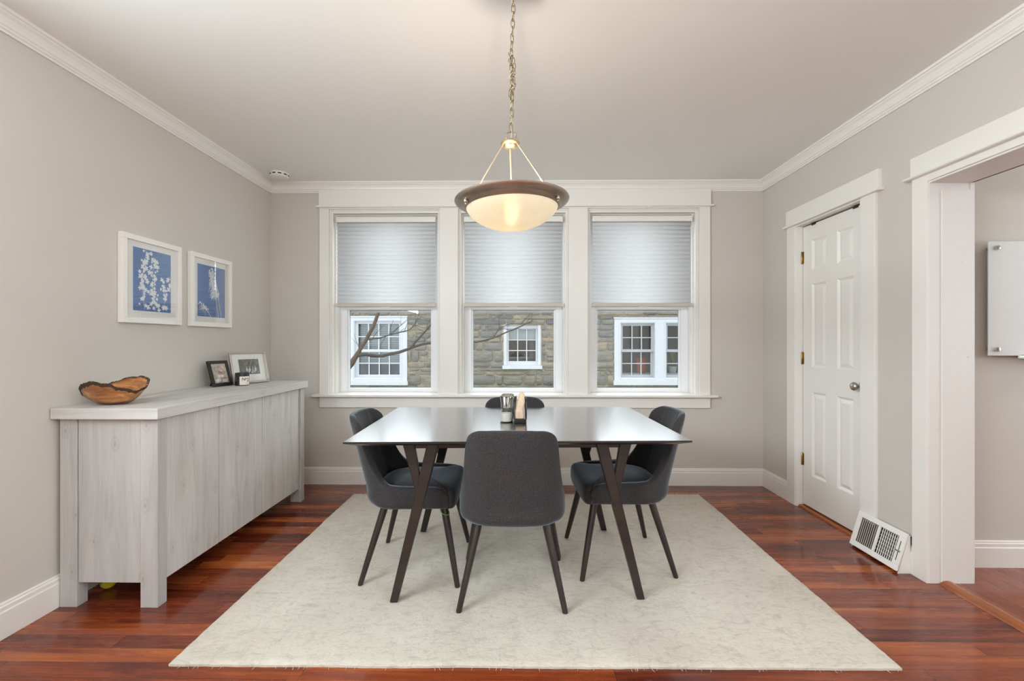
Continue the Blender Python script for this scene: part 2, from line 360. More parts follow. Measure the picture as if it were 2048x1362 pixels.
def lathe(bm, prof, seg=48, center=(0, 0, 0), close=True, mi=0, a0=0.0, a1=2 * PI):
    full = abs(a1 - a0 - 2 * PI) < 1e-6
    cnt = seg if full else seg + 1
    rings = []
    for r, z in prof:
        if r < 1e-6: rings.append([bm.verts.new((center[0], center[1], center[2] + z))])
        else: rings.append([bm.verts.new((center[0] + r * math.cos(a0 + (a1 - a0) * i / seg), center[1] + r * math.sin(a0 + (a1 - a0) * i / seg), center[2] + z)) for i in range(cnt)])
    for A, B in zip(rings[:-1], rings[1:]):
        for i in range(seg):
            j = (i + 1) % cnt
            if len(A) == 1 and len(B) == 1: continue
            if len(A) == 1: f = bm.faces.new((A[0], B[j], B[i]))
            elif len(B) == 1: f = bm.faces.new((A[i], A[j], B[0]))
            else: f = bm.faces.new((A[i], A[j], B[j], B[i]))
            f.material_index = mi
def tube(bm, pts, rad, seg=10, cap=True, closed=False, mi=0, squash=None):
    pts = [Vector(p) for p in pts]; n = len(pts)
    rads = rad if isinstance(rad, (list, tuple)) else [rad] * n
    rings = []; up = Vector((0, 0, 1)); prev = None
    for i, p in enumerate(pts):
        if closed: t = pts[(i + 1) % n] - pts[i - 1]
        else: t = pts[min(i + 1, n - 1)] - pts[max(i - 1, 0)]
        t.normalize()
        if prev is None:
            ref = up if abs(t.z) < 0.9 else Vector((1, 0, 0))
            u = t.cross(ref).normalized()
        else:
            u = (prev - t * prev.dot(t)).normalized()
        prev = u; w = t.cross(u)
        rings.append([bm.verts.new(p + (u * math.cos(2 * PI * k / seg) + w * math.sin(2 * PI * k / seg)) * rads[i]) for k in range(seg)])
    rng = range(n if closed else n - 1)
    for i in rng:
        A, B = rings[i], rings[(i + 1) % n]
        for k in range(seg):
            bm.faces.new((A[k], A[(k + 1) % seg], B[(k + 1) % seg], B[k])).material_index = mi
    if cap and not closed:
        bm.faces.new(rings[0][::-1]).material_index = mi; bm.faces.new(rings[-1]).material_index = mi
def sphere(bm, c, r, seg=24, rings=14, sz=1.0, mi=0):
    prof = [(r * math.sin(PI * k / rings), -r * sz * math.cos(PI * k / rings)) for k in range(rings + 1)]
    prof[0] = (0, prof[0][1]); prof[-1] = (0, prof[-1][1])
    lathe(bm, prof, seg, c, mi=mi)

def obj(name, bm, mats, parent=None, smooth=None, bevel=0.0, bseg=2, subd=0):
    bmesh.ops.recalc_face_normals(bm, faces=bm.faces[:])
    me = bpy.data.meshes.new(name); bm.to_mesh(me); bm.free()
    if not isinstance(mats, (list, tuple)): mats = [mats]
    for m in mats: me.materials.append(M[m] if isinstance(m, str) else m)
    o = bpy.data.objects.new(name, me); COL.objects.link(o)
    if parent is not None: o.parent = parent
    if bevel:
        b = o.modifiers.new('edge', 'BEVEL'); b.width = bevel; b.segments = bseg; b.limit_method = 'ANGLE'; b.angle_limit = math.radians(40)
        b.harden_normals = False
    if subd:
        s = o.modifiers.new('sub', 'SUBSURF'); s.levels = subd; s.render_levels = subd
    if smooth is not None:
        for p in me.polygons: p.use_smooth = True
        if smooth < 180:
            me.set_sharp_from_angle(angle=math.radians(smooth))
    return o
def BM(): return bmesh.new()
def tag(o, label=None, cat=None, group=None, kind=None):
    if label: o['label'] = label
    if cat: o['category'] = cat
    if group: o['group'] = group
    if kind: o['kind'] = kind
    return o
def thing(name, label, cat, loc=(0, 0, 0), rotz=0.0, group=None, kind=None):
    o = bpy.data.objects.new(name, None); o.empty_display_size = 0.1; COL.objects.link(o)
    o.location = loc; o.rotation_euler = (0, 0, rotz)
    return tag(o, label, cat, group, kind)
def struct(name, bm, m, label, cat, **kw):
    return tag(obj(name, bm, m, None, **kw), label, cat, kind='structure')
def copy_tree(o, parent=None):
    c = o.copy(); COL.objects.link(c)
    if parent is not None: c.parent = parent
    for ch in list(o.children): copy_tree(ch, c)
    return c

# ------------------------------------------------------------------ room dimensions
XL, XR, YB, ZC = -2.125, 2.083, 3.845, 2.583
YF = -3.25; XK = 5.35; YK = 2.47
OPEN0, OPEN1 = 0.55, 2.31          # opening to the kitchen along Y
ZOPEN = 2.035
DY0, DY1 = 2.745, 3.376            # closet door opening
WIN = [(-1.615, -0.665), (-0.508, 0.430), (0.595, 1.537)]
WZ0, WZ1 = 0.765, 2.355

# floor, ceiling
bm = BM(); box(bm, XL - 0.2, 2.14, YF - 0.2, YB + 0.05, -0.1, 0.0)
struct('floor', bm, 'floor', 'glossy red-brown cherry plank floor of the dining room', 'floor')
bm = BM(); box(bm, 2.145, XK + 0.2, -1.9, YK + 0.2, -0.1, 0.004)
struct('floor_kitchen', bm, 'floor2', 'red-brown plank floor of the room through the opening', 'floor')
bm = BM(); box(bm, XL - 0.3, XK + 0.3, YF - 0.3, YB + 0.3, ZC, ZC + 0.12)
struct('ceiling', bm, 'ceiling', 'plain white ceiling above the pendant lamp', 'ceiling')
# walls
bm = BM(); box(bm, XL - 0.2, XL, YF - 0.2, -1.4, 0, ZC); box(bm, XL - 0.2, XL, 1.0, YB + 0.3, 0, ZC)
box(bm, XL - 0.2, XL, -1.4, 1.0, 0, 1.81); box(bm, XL - 0.2, XL, -1.4, 1.0, 2.31, ZC)  # opening added for the high fill light
struct('wall_left', bm, 'wall', 'greige wall behind the grey sideboard with two framed prints', 'wall')
bm = BM(); T = 0.30
xs = [XL] + [v for w in WIN for v in w] + [XR + 0.2]
for i in range(0, len(xs), 2): box(bm, xs[i], xs[i + 1], YB, YB + T, 0, ZC)
for a, b in WIN:
    box(bm, a, b, YB, YB + T, 0, WZ0); box(bm, a, b, YB, YB + T, WZ1, ZC)
struct('wall_back', bm, 'wall', 'greige wall with three windows', 'wall')
bm = BM(); xt = 2.28
box(bm, XR, xt, DY1, YB, 0, ZC); box(bm, XR, xt, DY0, DY1, 2.085, ZC); box(bm, XR, xt, OPEN1, DY0, 0, ZC)
box(bm, XR, xt, OPEN0, OPEN1, ZOPEN, ZC); box(bm, XR, xt, YF, -2.05, 0, ZC); box(bm, XR, xt, 0.35, OPEN0, 0, ZC); box(bm, XR, xt, -2.05, 0.35, 0, 1.95); box(bm, XR, xt, -2.05, 0.35, 2.45, ZC)  # high opening near the camera added for the fill light
struct('wall_right', bm, 'wall', 'greige wall holding the white panel door and the kitchen opening', 'wall')
bm = BM(); box(bm, 2.19, 2.28, DY0 - 0.05, DY1 + 0.05, 0, 2.15)  # dark sheet added against light leaks round the door, shade in its colour
struct('wall_closet', bm, 'darkgap', 'dark closet wall behind the panel door', 'wall')
bm = BM()
for a, b in ((XL - 0.2, -2.05), (-1.1, 1.1), (2.05, XR + 0.2)): box(bm, a, b, YF - 0.2, YF, 0, ZC)
for a, b in ((-2.05, -1.1), (1.1, 2.05)): box(bm, a, b, YF - 0.2, YF, 0, 0.3); box(bm, a, b, YF - 0.2, YF, 2.3, ZC)
struct('wall_front', bm, 'wall', 'greige wall with two windows behind the camera', 'wall')
bm = BM(); box(bm, xt, XK, YK, YK + 0.15, 0, ZC)
struct('wall_kitchen', bm, 'wall', 'greige wall behind the white glass board', 'wall')
bm = BM(); box(bm, XK, XK + 0.15, -1.9, 0.4, 0, ZC); box(bm, XK, XK + 0.15, 1.5, YK + 0.15, 0, ZC)
box(bm, XK, XK + 0.15, 0.4, 1.5, 0, 0.9); box(bm, XK, XK + 0.15, 0.4, 1.5, 2.2, ZC)
struct('wall_kitchen_right', bm, 'wall', 'greige kitchen wall with a window out of view', 'wall')
bm = BM(); box(bm, xt, XK, -2.0, -1.85, 0, ZC)
struct('wall_kitchen_front', bm, 'wall', 'greige kitchen wall out of view', 'wall')

# baseboards
def base_prof(sgn=1):   # (offset from wall, z)
    return [(0, 0), (0.016, 0), (0.016, 0.108), (0.013, 0.114), (0.013, 0.130), (0.008, 0.134), (0.008, 0.141), (0.003, 0.145), (0, 0.145)]
bm = BM(); prism(bm, [(XL + d, z) for d, z in base_prof()], 'Y', YF, YB)
struct('baseboard_left', bm, 'trim', 'white baseboard along the wall beside the sideboard', 'baseboard')
bm = BM(); prism(bm, [(YB - d, z) for d, z in base_prof()], 'X', XL, XR)
struct('baseboard_back', bm, 'trim', 'white baseboard under the three windows', 'baseboard')
bm = BM(); prism(bm, [(XR - d, z) for d, z in base_prof()], 'Y', 3.478, YB)
prism(bm, [(XR - d, z) for d, z in base_prof()], 'Y', 2.385, 2.63)
prism(bm, [(XR - d, z) for d, z in base_prof()], 'Y', YF, OPEN0 - 0.1)
struct('baseboard_right', bm, 'trim', 'white baseboard either side of the panel door', 'baseboard')
bm = BM(); prism(bm, [(YK - d, z) for d, z in base_prof()], 'X', xt, XK)
struct('baseboard_kitchen', bm, 'trim', 'white baseboard below the white glass board', 'baseboard')
# crown moulding
crown = [(0, 0), (0.010, 0), (0.010, 0.010), (0.016, 0.014), (0.016, 0.022), (0.021, 0.026), (0.024, 0.040), (0.031, 0.056), (0.041, 0.066), (0.041, 0.072), (0.048, 0.075), (0.048, 0.088), (0, 0.088)]
z0 = ZC - 0.088
bm = BM()
prism(bm, [(XL + d, z0 + z) for d, z in crown], 'Y', YF, YB)
prism(bm, [(YB - d, z0 + z) for d, z in crown], 'X', XL, XR)
prism(bm, [(XR - d, z0 + z) for d, z in crown], 'Y', YF, YB)
struct('trim_1', bm, 'trim', 'white crown moulding running round the ceiling edge', 'crown moulding')

# window casing (one joined trim)
bm = BM(); yf = YB - 0.02
cas = [(-1.697, -1.615), (-0.665, -0.508), (0.430, 0.595), (1.537, 1.629)]
for a, b in cas: box(bm, a, b, yf, YB, 0.762, WZ1)
box(bm, -1.703, 1.635, YB - 0.024, YB, 2.381, 2.513)
box(bm, -1.722, 1.655, YB - 0.036, YB, 2.366, 2.381)
box(bm, -1.697, 1.629, yf, YB, WZ1, 2.366)
box(bm, -1.697, 1.629, yf, YB, 0.658, 0.752)
prism(bm, [(YB - 0.066, 0.752), (YB - 0.066, 0.768), (YB - 0.062, 0.771), (4.0, 0.771), (4.0, 0.752)], 'X', -1.745, 1.677)
struct('trim_2', bm, 'trim', 'white casing, sill and apron round the three windows', 'window casing', bevel=0.003)
# windows
def window(i, a, b):
    root = thing('window_%d' % (i + 1), ['left', 'middle', 'right'][i] + ' double-hung window of the three facing the stone house', 'window', ((a + b) / 2, YB, WZ0), kind='structure')
    w = (b - a) / 2; H = WZ1 - WZ0
    def fr(bm, x0, x1, z0, z1, y0, y1, t, tb=None, tt=None):
        tb = t if tb is None else tb; tt = t if tt is None else tt
        box(bm, x0, x0 + t, y0, y1, z0, z1); box(bm, x1 - t, x1, y0, y1, z0, z1)
        box(bm, x0 + t, x1 - t, y0, y1, z0, z0 + tb); box(bm, x0 + t, x1 - t, y0, y1, z1 - tt, z1)
    bm = BM()
    fr(bm, -w, w, 0.0, H, -0.002, 0.012, 0.010, 0.006, 0.010)         # jamb bead
    fr(bm, -w, w, 0.0, H, 0.012, 0.058, 0.022, 0.006, 0.030)
    fr(bm, -w, w, 0.0, H, 0.058, 0.300, 0.034, 0.008, 0.036)
    obj('window_jamb', bm, 'trim', root, bevel=0.002)
    wi = w - 0.034; zt = H - 0.036
    bm = BM(); fr(bm, -wi, wi, 0.72, zt, 0.205, 0.235, 0.05, 0.045, 0.05)
    s = obj('upper_sash', bm, 'vinyl', root, bevel=0.003)
    bm = BM(); box(bm, -wi + 0.048, wi - 0.048, 0.218, 0.222, 0.765, zt - 0.05)
    obj('glass_pane', bm, 'glass', s)
    bm = BM(); fr(bm, -wi, wi, 0.008, 0.775, 0.145, 0.198, 0.062, 0.03, 0.036)
    fr(bm, -wi + 0.062, wi - 0.062, 0.034, 0.742, 0.160, 0.185, 0.014, 0.010, 0.006)
    s = obj('lower_sash', bm, 'vinyl', root, bevel=0.003)
    bm = BM(); box(bm, -wi + 0.074, wi - 0.074, 0.182, 0.186, 0.046, 0.738)
    obj('glass_pane', bm, 'glass', s)
    bm = BM(); fr(bm, -wi + 0.0745, wi - 0.0745, 0.0445, 0.7375, 0.179, 0.1815, 0.003)
    obj('gasket', bm, 'gasket', s)
    # cellular shade
    r = thing('cellular_shade', ['white cellular shade half lowered in the left window', 'white cellular shade half lowered in the middle window behind the lamp', 'white cellular shade half lowered in the right window nearest the panel door'][i], 'window shade', ((a + b) / 2, YB + 0.042, 0), group='cellular shades in the windows')
    sw = w - 0.044
    bm = BM(); prism(bm, [(-0.022, 2.252), (-0.022, 2.288), (-0.016, 2.301), (0.022, 2.301), (0.022, 2.252)], 'X', -sw, sw)
    obj('headrail', bm, 'trim', r, bevel=0.002)
    bm = BM(); npl = 20; zt_, zb_ = 2.252, 1.553; p = (zt_ - zb_) / npl; L = []; R = []
    for k in range(npl):
        for (dy, dz) in ((0.0075, 0.0), (0.0015, 0.16), (-0.0035, 0.42), (-0.0035, 0.62), (0.0015, 0.86)):
            z = zt_ - (k + dz) * p
            L.append(bm.verts.new((-sw + 0.005, dy, z))); R.append(bm.verts.new((sw - 0.005, dy, z)))
    L.append(bm.verts.new((-sw + 0.005, 0.0075, zb_))); R.append(bm.verts.new((sw - 0.005, 0.0075, zb_)))
    for k in range(len(L) - 1): bm.faces.new((L[k], R[k], R[k + 1], L[k + 1]))
    o = obj('pleated_fabric', bm, 'shade', r, smooth=60)
    so = o.modifiers.new('thick', 'SOLIDIFY'); so.thickness = 0.0012
    bm = BM(); prism(bm, [(-0.018, 1.524), (-0.018, 1.548), (-0.012, 1.553), (0.018, 1.553), (0.018, 1.520), (-0.010, 1.520)], 'X', -sw, sw)
    br = obj('bottom_rail', bm, 'ventbeige', r, bevel=0.0015)
    bm = BM(); prism(bm, [(-0.026, 1.515), (-0.026, 1.519), (0.0, 1.523), (0.0, 1.516)], 'X', -0.035, 0.035)
    obj('pull_tab', bm, 'trim', br)
for i, (a, b) in enumerate(WIN): window(i, a, b)

# ------------------------------------------------------------------ right wall: door, casings, opening
bm = BM(); xf = XR - 0.02
box(bm, xf, XR, DY1 + 0.005, 3.478, 0, 2.085); box(bm, xf, XR, 2.628, DY0 - 0.012, 0, 2.085)
box(bm, XR - 0.024, XR, 2.600, 3.484, 2.100, 2.212); box(bm, XR - 0.040, XR, 2.585, 3.500, 2.085, 2.100)
# jambs and stops
box(bm, xf + 0.004, 2.19, DY1 - 0.004, DY1 + 0.02, 0, 2.075); box(bm, xf + 0.004, 2.19, DY0 - 0.02, DY0 + 0.002, 0, 2.075)
box(bm, xf + 0.005, 2.19, DY0 - 0.019, DY1 + 0.019, 2.075, 2.084)
struct('trim_3', bm, 'trim', 'white casing round the six-panel door', 'door casing', bevel=0.002)
droot = thing('door_1', 'white six-panel closet door with brass hinges', 'door', (2.118, DY1 - 0.008, 0), kind='structure')
def panel_door():
    bm = BM(); W = 0.612; x = 0.0; zb, zt = 0.022, 2.066
    ys = [(0.098, 0.250), (0.356, 0.502)]; zs = [(0.252, 0.859), (1.036, 1.638), (1.737, 1.955)]
    yc = sorted([0, W] + [v for p in ys for v in p]); zc = sorted([zb, zt] + [v for p in zs for v in p])
    def q(y0, y1, z0, z1, d0=0.0):
        bm.faces.new([bm.verts.new((x + d0, -y, z)) for y, z in ((y0, z0), (y1, z0), (y1, z1), (y0, z1))])
    for i in range(len(yc) - 1):
        for j in range(len(zc) - 1):
            if (yc[i], yc[i + 1]) in ys and (zc[j], zc[j + 1]) in zs:
                a0, a1, b0, b1 = yc[i], yc[i + 1], zc[j], zc[j + 1]
                loops = []
                for ins, dep in ((0, 0), (0.004, 0.003), (0.014, 0.011), (0.018, 0.011), (0.040, 0.003), (0.044, 0.003)):
                    loops.append([bm.verts.new((x + dep, -y, z)) for y, z in ((a0 + ins, b0 + ins), (a1 - ins, b0 + ins), (a1 - ins, b1 - ins), (a0 + ins, b1 - ins))])
                for A, B in zip(loops[:-1], loops[1:]):
                    for k in range(4): bm.faces.new((A[k], A[(k + 1) % 4], B[(k + 1) % 4], B[k]))
                bm.faces.new(loops[-1])
            else: q(yc[i], yc[i + 1], zc[j], zc[j + 1])
    box(bm, 0.012, 0.036, -W, 0, zb, zt)
    box(bm, 0.0, 0.012, -0.001, 0, zb, zt); box(bm, 0.0, 0.012, -W, -W + 0.001, zb, zt)
    box(bm, 0.0, 0.012, -W, 0, zt - 0.001, zt); box(bm, 0.0, 0.012, -W, 0, zb, zb + 0.001)
    bmesh.ops.remove_doubles(bm, verts=bm.verts[:], dist=1e-5)
    return bm
obj('door_slab', panel_door(), 'trim', droot)
for z in (1.842, 1.098, 0.352):
    bm = BM(); lathe(bm, [(0, -0.047), (0.004, -0.046), (0.0062, -0.043), (0.0062, 0.043), (0.004, 0.046), (0, 0.047)], 14, (-0.006, 0.004, z))
    for k in (-0.026, -0.009, 0.009, 0.026): lathe(bm, [(0.0063, -0.001), (0.0068, 0), (0.0063, 0.001)], 14, (-0.006, 0.004, z + k))
    box(bm, -0.0025, 0.0, -0.012, 0.0, z - 0.043, z + 0.043); box(bm, -0.012, -0.001, 0.0035, 0.0045, z - 0.043, z + 0.043)
    h = obj('hinge', bm, 'brass', droot, smooth=40); h['label'] = 'brass hinge'
bm = BM(); lathe(bm, [(0, 0), (0.026, 0), (0.026, 0.004), (0.014, 0.010), (0.009, 0.016), (0.009, 0.026), (0.017, 0.031), (0.025, 0.042), (0.0265, 0.051), (0.022, 0.060), (0.012, 0.065), (0, 0.066)], 28)
bmesh.ops.rotate(bm, verts=bm.verts[:], cent=(0, 0, 0), matrix=Matrix.Rotation(-PI / 2, 3, 'Y'))
bmesh.ops.translate(bm, verts=bm.verts[:], vec=(0, -0.572, 0.945))
k = obj('door_knob', bm, 'nickel', droot, smooth=40); k['label'] = 'round aged nickel door knob'
for y, lb in ((3.245, 'small black over-door hook strap near the hinge corner'), (2.845, 'small black over-door hook strap near the latch corner')):
    bm = BM(); box(bm, 2.1135, 2.155, y - 0.022, y + 0.022, 2.0665, 2.0695); box(bm, 2.1135, 2.1165, y - 0.022, y + 0.022, 2.056, 2.0695)
    tag(obj('over_door_hook', bm, 'black', bevel=0.0008), lb, 'hook', 'hook straps over the panel door')
bm = BM(); prism(bm, [(2.086, 0.0), (2.088, 0.010), (2.096, 0.014), (2.19, 0.014), (2.19, 0.0)], 'Y', DY0, DY1)
struct('trim_4', bm, 'threshold', 'orange-brown wood threshold under the panel door', 'threshold')

# opening casing and jamb
bm = BM()
box(bm, xf, XR, 2.297, 2.383, 0, 2.064); box(bm, xf, XR, OPEN0 - 0.09, OPEN0 + 0.01, 0, 2.064)
box(bm, XR - 0.026, XR, OPEN0 - 0.10, 2.387, 2.079, 2.176)
prism(bm, [(XR, 2.064), (XR - 0.040, 2.064), (XR - 0.046, 2.068), (XR - 0.046, 2.074), (XR - 0.034, 2.080), (XR, 2.080)], 'Y', OPEN0 - 0.13, 2.412)
box(bm, XR - 0.018, XR, OPEN0, 2.30, 2.030, 2.064)
struct('trim_5', bm, 'trim', 'white casing of the wide opening to the kitchen', 'opening casing', bevel=0.002)
bm = BM()
box(bm, XR - 0.008, 2.292, OPEN1 - 0.014, OPEN1, 0, ZOPEN); box(bm, XR - 0.008, 2.292, OPEN0, OPEN0 + 0.014, 0, ZOPEN)
box(bm, 2.135, 2.292, OPEN1 - 0.019, OPEN1 - 0.013, 0, 1.985)
box(bm, XR - 0.008, 2.292, OPEN0, OPEN1, ZOPEN - 0.014, ZOPEN)
box(bm, 2.28, 2.298, OPEN1 - 0.018, 2.40, 0, 2.10); box(bm, 2.28, 2.298, OPEN0 - 0.09, OPEN0 + 0.014, 0, 2.10); box(bm, 2.28, 2.298, OPEN0 - 0.09, 2.40, ZOPEN - 0.014, 2.14)
struct('trim_6', bm, 'worn', 'scuffed white jamb lining of the kitchen opening', 'opening jamb', bevel=0.0015)
bm = BM(); prism(bm, [(2.118, 0.0), (2.122, 0.006), (2.138, 0.016), (2.158, 0.019), (2.176, 0.016), (2.186, 0.004), (2.186, 0.0)], 'Y', OPEN0 + 0.015, OPEN1 - 0.02)
struct('trim_7', bm, 'threshold', 'rounded wood floor threshold in the kitchen opening', 'threshold', smooth=50)

# floor register by the door
vr = thing('floor_vent', 'white angled metal floor register against the wall between door and opening', 'vent', (2.0, 2.56, 0.0))
def register():
    # local: face plane coords u (along -Y world => 0..W from far to near) , v up the slope; built with sloping frame
    W = 0.335; L = 0.205; x0, x1 = -0.005, 0.053; zz0, zz1 = 0.012, 0.200
    du = Vector((0, -1, 0)); dv = Vector((x1 - x0, 0, zz1 - zz0)).normalized(); nn = du.cross(dv).normalized()
    if nn.x > 0: nn = -nn
    o = Vector((x0, W / 2, zz0))
    def P(u, v, d=0.0): return o + du * u + dv * v + nn * d
    def slab(bm, u0, u1, v0, v1, d0, d1, mi=0):
        vs = [bm.verts.new(P(u, v, d)) for u in (u0, u1) for v in (v0, v1) for d in (d0, d1)]
        for f in ((0, 1, 3, 2), (4, 6, 7, 5), (0, 4, 5, 1), (2, 3, 7, 6), (0, 2, 6, 4), (1, 5, 7, 3)): bm.faces.new([vs[i] for i in f]).material_index = mi
    mu, mv = 0.030, 0.030
    bm = BM()
    slab(bm, 0, W, 0, mv, -0.004, 0.006); slab(bm, 0, W, L - mv, L, -0.004, 0.006)
    slab(bm, 0, mu, mv, L - mv, -0.004, 0.006); slab(bm, W - mu - 0.012, W, mv, L - mv, -0.004, 0.006)
    slab(bm, W / 2 - 0.013, W / 2 + 0.003, mv, L - mv, -0.004, 0.006)
    obj('faceplate', bm, 'ventwhite', vr, bevel=0.002)
    bm = BM()   # wedge body behind
    prism(bm, [(x0 + 0.006, 0.0), (x1 + 0.005, 0.198), (0.066, 0.196), (0.066, 0.0)], 'Y', -W / 2 + 0.002, -W / 2 + 0.006)
    prism(bm, [(x0 + 0.006, 0.0), (x1 + 0.005, 0.198), (0.066, 0.196), (0.066, 0.0)], 'Y', W / 2 - 0.006, W / 2 - 0.002)
    prism(bm, [(x1 - 0.006, 0.190), (x1 + 0.003, 0.199), (0.066, 0.199), (0.066, 0.194)], 'Y', -W / 2, W / 2)
    obj('vent_body', bm, 'ventwhite', vr)
    bm = BM(); slab(bm, 0.008, W - 0.008, 0.008, L - 0.01, -0.026, -0.022)  # dark sheet standing in for the shade inside the register
    obj('vent_cavity', bm, 'darkgap', vr)
    u0, u1 = mu, W / 2 - 0.013; n = 9
    for k in range(n):
        bm = BM(); c = u0 + (k + 0.5) * (u1 - u0) / n; h = (u1 - u0) / n
        vs = [bm.verts.new(P(c - h * 0.56, v, d)) for v in (mv, L - mv) for d in (-0.0085, -0.0105)] + [bm.verts.new(P(c + h * 0.42, v, d)) for v in (mv, L - mv) for d in (-0.002, -0.0036)]
        for f in ((0, 1, 3, 2), (4, 6, 7, 5), (0, 4, 5, 1), (2, 3, 7, 6), (0, 2, 6, 4), (1, 5, 7, 3)): bm.faces.new([vs[i] for i in f])
        obj('louver', bm, 'ventbeige', vr)
    u0, u1 = W / 2 + 0.003, W - mu - 0.012
    for k in range(1, n):
        bm = BM(); c = u0 + k * (u1 - u0) / n
        slab(bm, c - 0.0009, c + 0.0009, mv, L - mv, -0.004, 0.001)
        obj('louver', bm, 'ventwhite', vr)
    bm = BM()
    for k in range(1, 7):
        v = mv + k * (L - 2 * mv) / 7; slab(bm, u0, u1, v - 0.0009, v + 0.0009, -0.0058, -0.004)
    obj('grille_wire', bm, 'ventwhite', vr)
    bm = BM(); uu = W - 0.022; slab(bm, uu - 0.002, uu + 0.002, 0.05, 0.155, 0.0058, 0.0064)
    obj('lever_slot', bm, 'darkgap', vr)
    bm = BM(); slab(bm, uu - 0.014, uu + 0.012, 0.098, 0.106, 0.006, 0.013)
    obj('damper_lever', bm, 'nickel', vr, bevel=0.001)
register()

# glass board in the kitchen
wb = thing('glass_board', 'white glass marker board on the wall through the kitchen opening', 'whiteboard', (2.95, YK - 0.002, 1.45))
bm = BM(); box(bm, -0.446, 0.446, -0.042, -0.036, -0.304, 0.304)
obj('board_panel', bm, 'glassboard', wb, bevel=0.0015)
for sx in (-1, 1):
    for sz in (-1, 1):
        bm = BM(); lathe(bm, [(0, 0), (0.010, 0), (0.010, 0.036), (0.0115, 0.042), (0.0125, 0.048), (0.0115, 0.053), (0, 0.054)], 20)
        bmesh.ops.rotate(bm, verts=bm.verts[:], cent=(0, 0, 0), matrix=Matrix.Rotation(PI / 2, 3, 'X'))
        bmesh.ops.translate(bm, verts=bm.verts[:], vec=(sx * 0.405, 0, sz * 0.270))
        obj('standoff', bm, 'chrome', wb, smooth=40)
bm = BM(); prism(bm, [(-0.036, -0.304), (-0.036, -0.318), (-0.085, -0.318), (-0.085, -0.312), (-0.042, -0.310), (-0.042, -0.300)], 'X', -0.285, 0.285)
obj('marker_tray', bm, 'plastic', wb)

# smoke detector
sd = thing('smoke_detector', 'round white smoke detector on the ceiling in the far corner', 'smoke detector', (-1.93, 3.62, ZC))
bm = BM(); lathe(bm, [(0, 0), (0.072, 0), (0.072, -0.010), (0.069, -0.012), (0.069, -0.022), (0.071, -0.024), (0.066, -0.034), (0.045, -0.040), (0, -0.041)], 48)
obj('detector_body', bm, 'plastic', sd, smooth=40)
for k in range(10):
    a = 2 * PI * k / 10; bm = BM()
    lathe(bm, [(0.0693, -0.021), (0.0703, -0.0205), (0.0703, -0.0135), (0.0693, -0.013)], 6, a0=a, a1=a + 0.38)
    obj('vent_slot', bm, 'darkgap', sd)

# ------------------------------------------------------------------ rug
def rug():
    C = [Vector((-1.312, 1.672)), Vector((1.422, 1.686)), Vector((1.437, 3.588)), Vector((-1.304, 3.566))]
    NX, NY = 200, 140; bm = BM(); rnd = random.Random(4)
    grid = []
    for j in range(NY + 1):
        row = []
        for i in range(NX + 1):
            u, v = i / NX, j / NY
            p = C[0] * (1 - u) * (1 - v) + C[1] * u * (1 - v) + C[2] * u * v + C[3] * (1 - u) * v
            e = min(u * 2.74, (1 - u) * 2.74, v * 1.9, (1 - v) * 1.9)
            x, y = p.x, p.y
            w = max(0, 1 - e / 0.05)
            x += w * 0.006 * mnoise.noise((x * 3, y * 3, 1)) + w * 0.002 * mnoise.noise((x * 25, y * 25, 5))
            y += w * 0.006 * mnoise.noise((x * 3, y * 3, 9)) + w * 0.002 * mnoise.noise((x * 25, y * 25, 7))
            z = 0.0127 + 0.0009 * mnoise.noise((x * 22, y * 22, 0)) + 0.0005 * mnoise.noise((x * 3, y * 3, 0))
            z = z * (min(1.0, 0.72 + e / 0.010 * 0.28) if e < 0.010 else 1.0) + (0.0016 * mnoise.noise((x * 55, y * 55, 3)) if e < 0.022 else 0)
            row.append(bm.verts.new((x, y, z)))
        grid.append(row)
    for j in range(NY):
        for i in range(NX): bm.faces.new((grid[j][i], grid[j][i + 1], grid[j + 1][i + 1], grid[j + 1][i]))
    loop = [grid[0][i] for i in range(NX + 1)] + [grid[j][NX] for j in range(1, NY + 1)] + [grid[NY][i] for i in range(NX - 1, -1, -1)] + [grid[j][0] for j in range(NY - 1, 0, -1)]
    low = [bm.verts.new((v.co.x, v.co.y, 0.0008)) for v in loop]
    for k in range(len(loop)): bm.faces.new((loop[k], loop[(k + 1) % len(loop)], low[(k + 1) % len(loop)], low[k]))
    bm.faces.new(low)
    o = obj('area_rug', bm, 'rug', smooth=70)
    tag(o, 'ivory wool area rug with worn carved pattern under the dining table', 'rug')
    bm = BM()
    for k in range(620):
        u = rnd.random(); p = C[3] * (1 - u) + C[2] * u
        l = rnd.uniform(0.010, 0.028); a = rnd.gauss(0, 0.5)
        p0 = Vector((p.x, p.y - 0.008, 0.008)); p1 = Vector((p.x + math.sin(a) * l * 0.5, p.y + l * 0.5, 0.006)); p2 = Vector((p.x + math.sin(a) * l, p.y + l, 0.002))
        tube(bm, [p0, p1, p2], [0.0014, 0.0013, 0.0008], 4)
    for k in range(60):
        u = rnd.random(); p = C[0] * (1 - u) + C[1] * u
        l = rnd.uniform(0.006, 0.016); a = rnd.gauss(0, 0.8)
        tube(bm, [(p.x, p.y + 0.006, 0.006), (p.x + math.sin(a) * l, p.y - l, 0.002)], [0.0010, 0.0006], 4)
    f = obj('fringe', bm, 'rug', o); f['kind'] = 'stuff'; f['label'] = 'short frayed fringe'
rug()
ZR = 0.0143

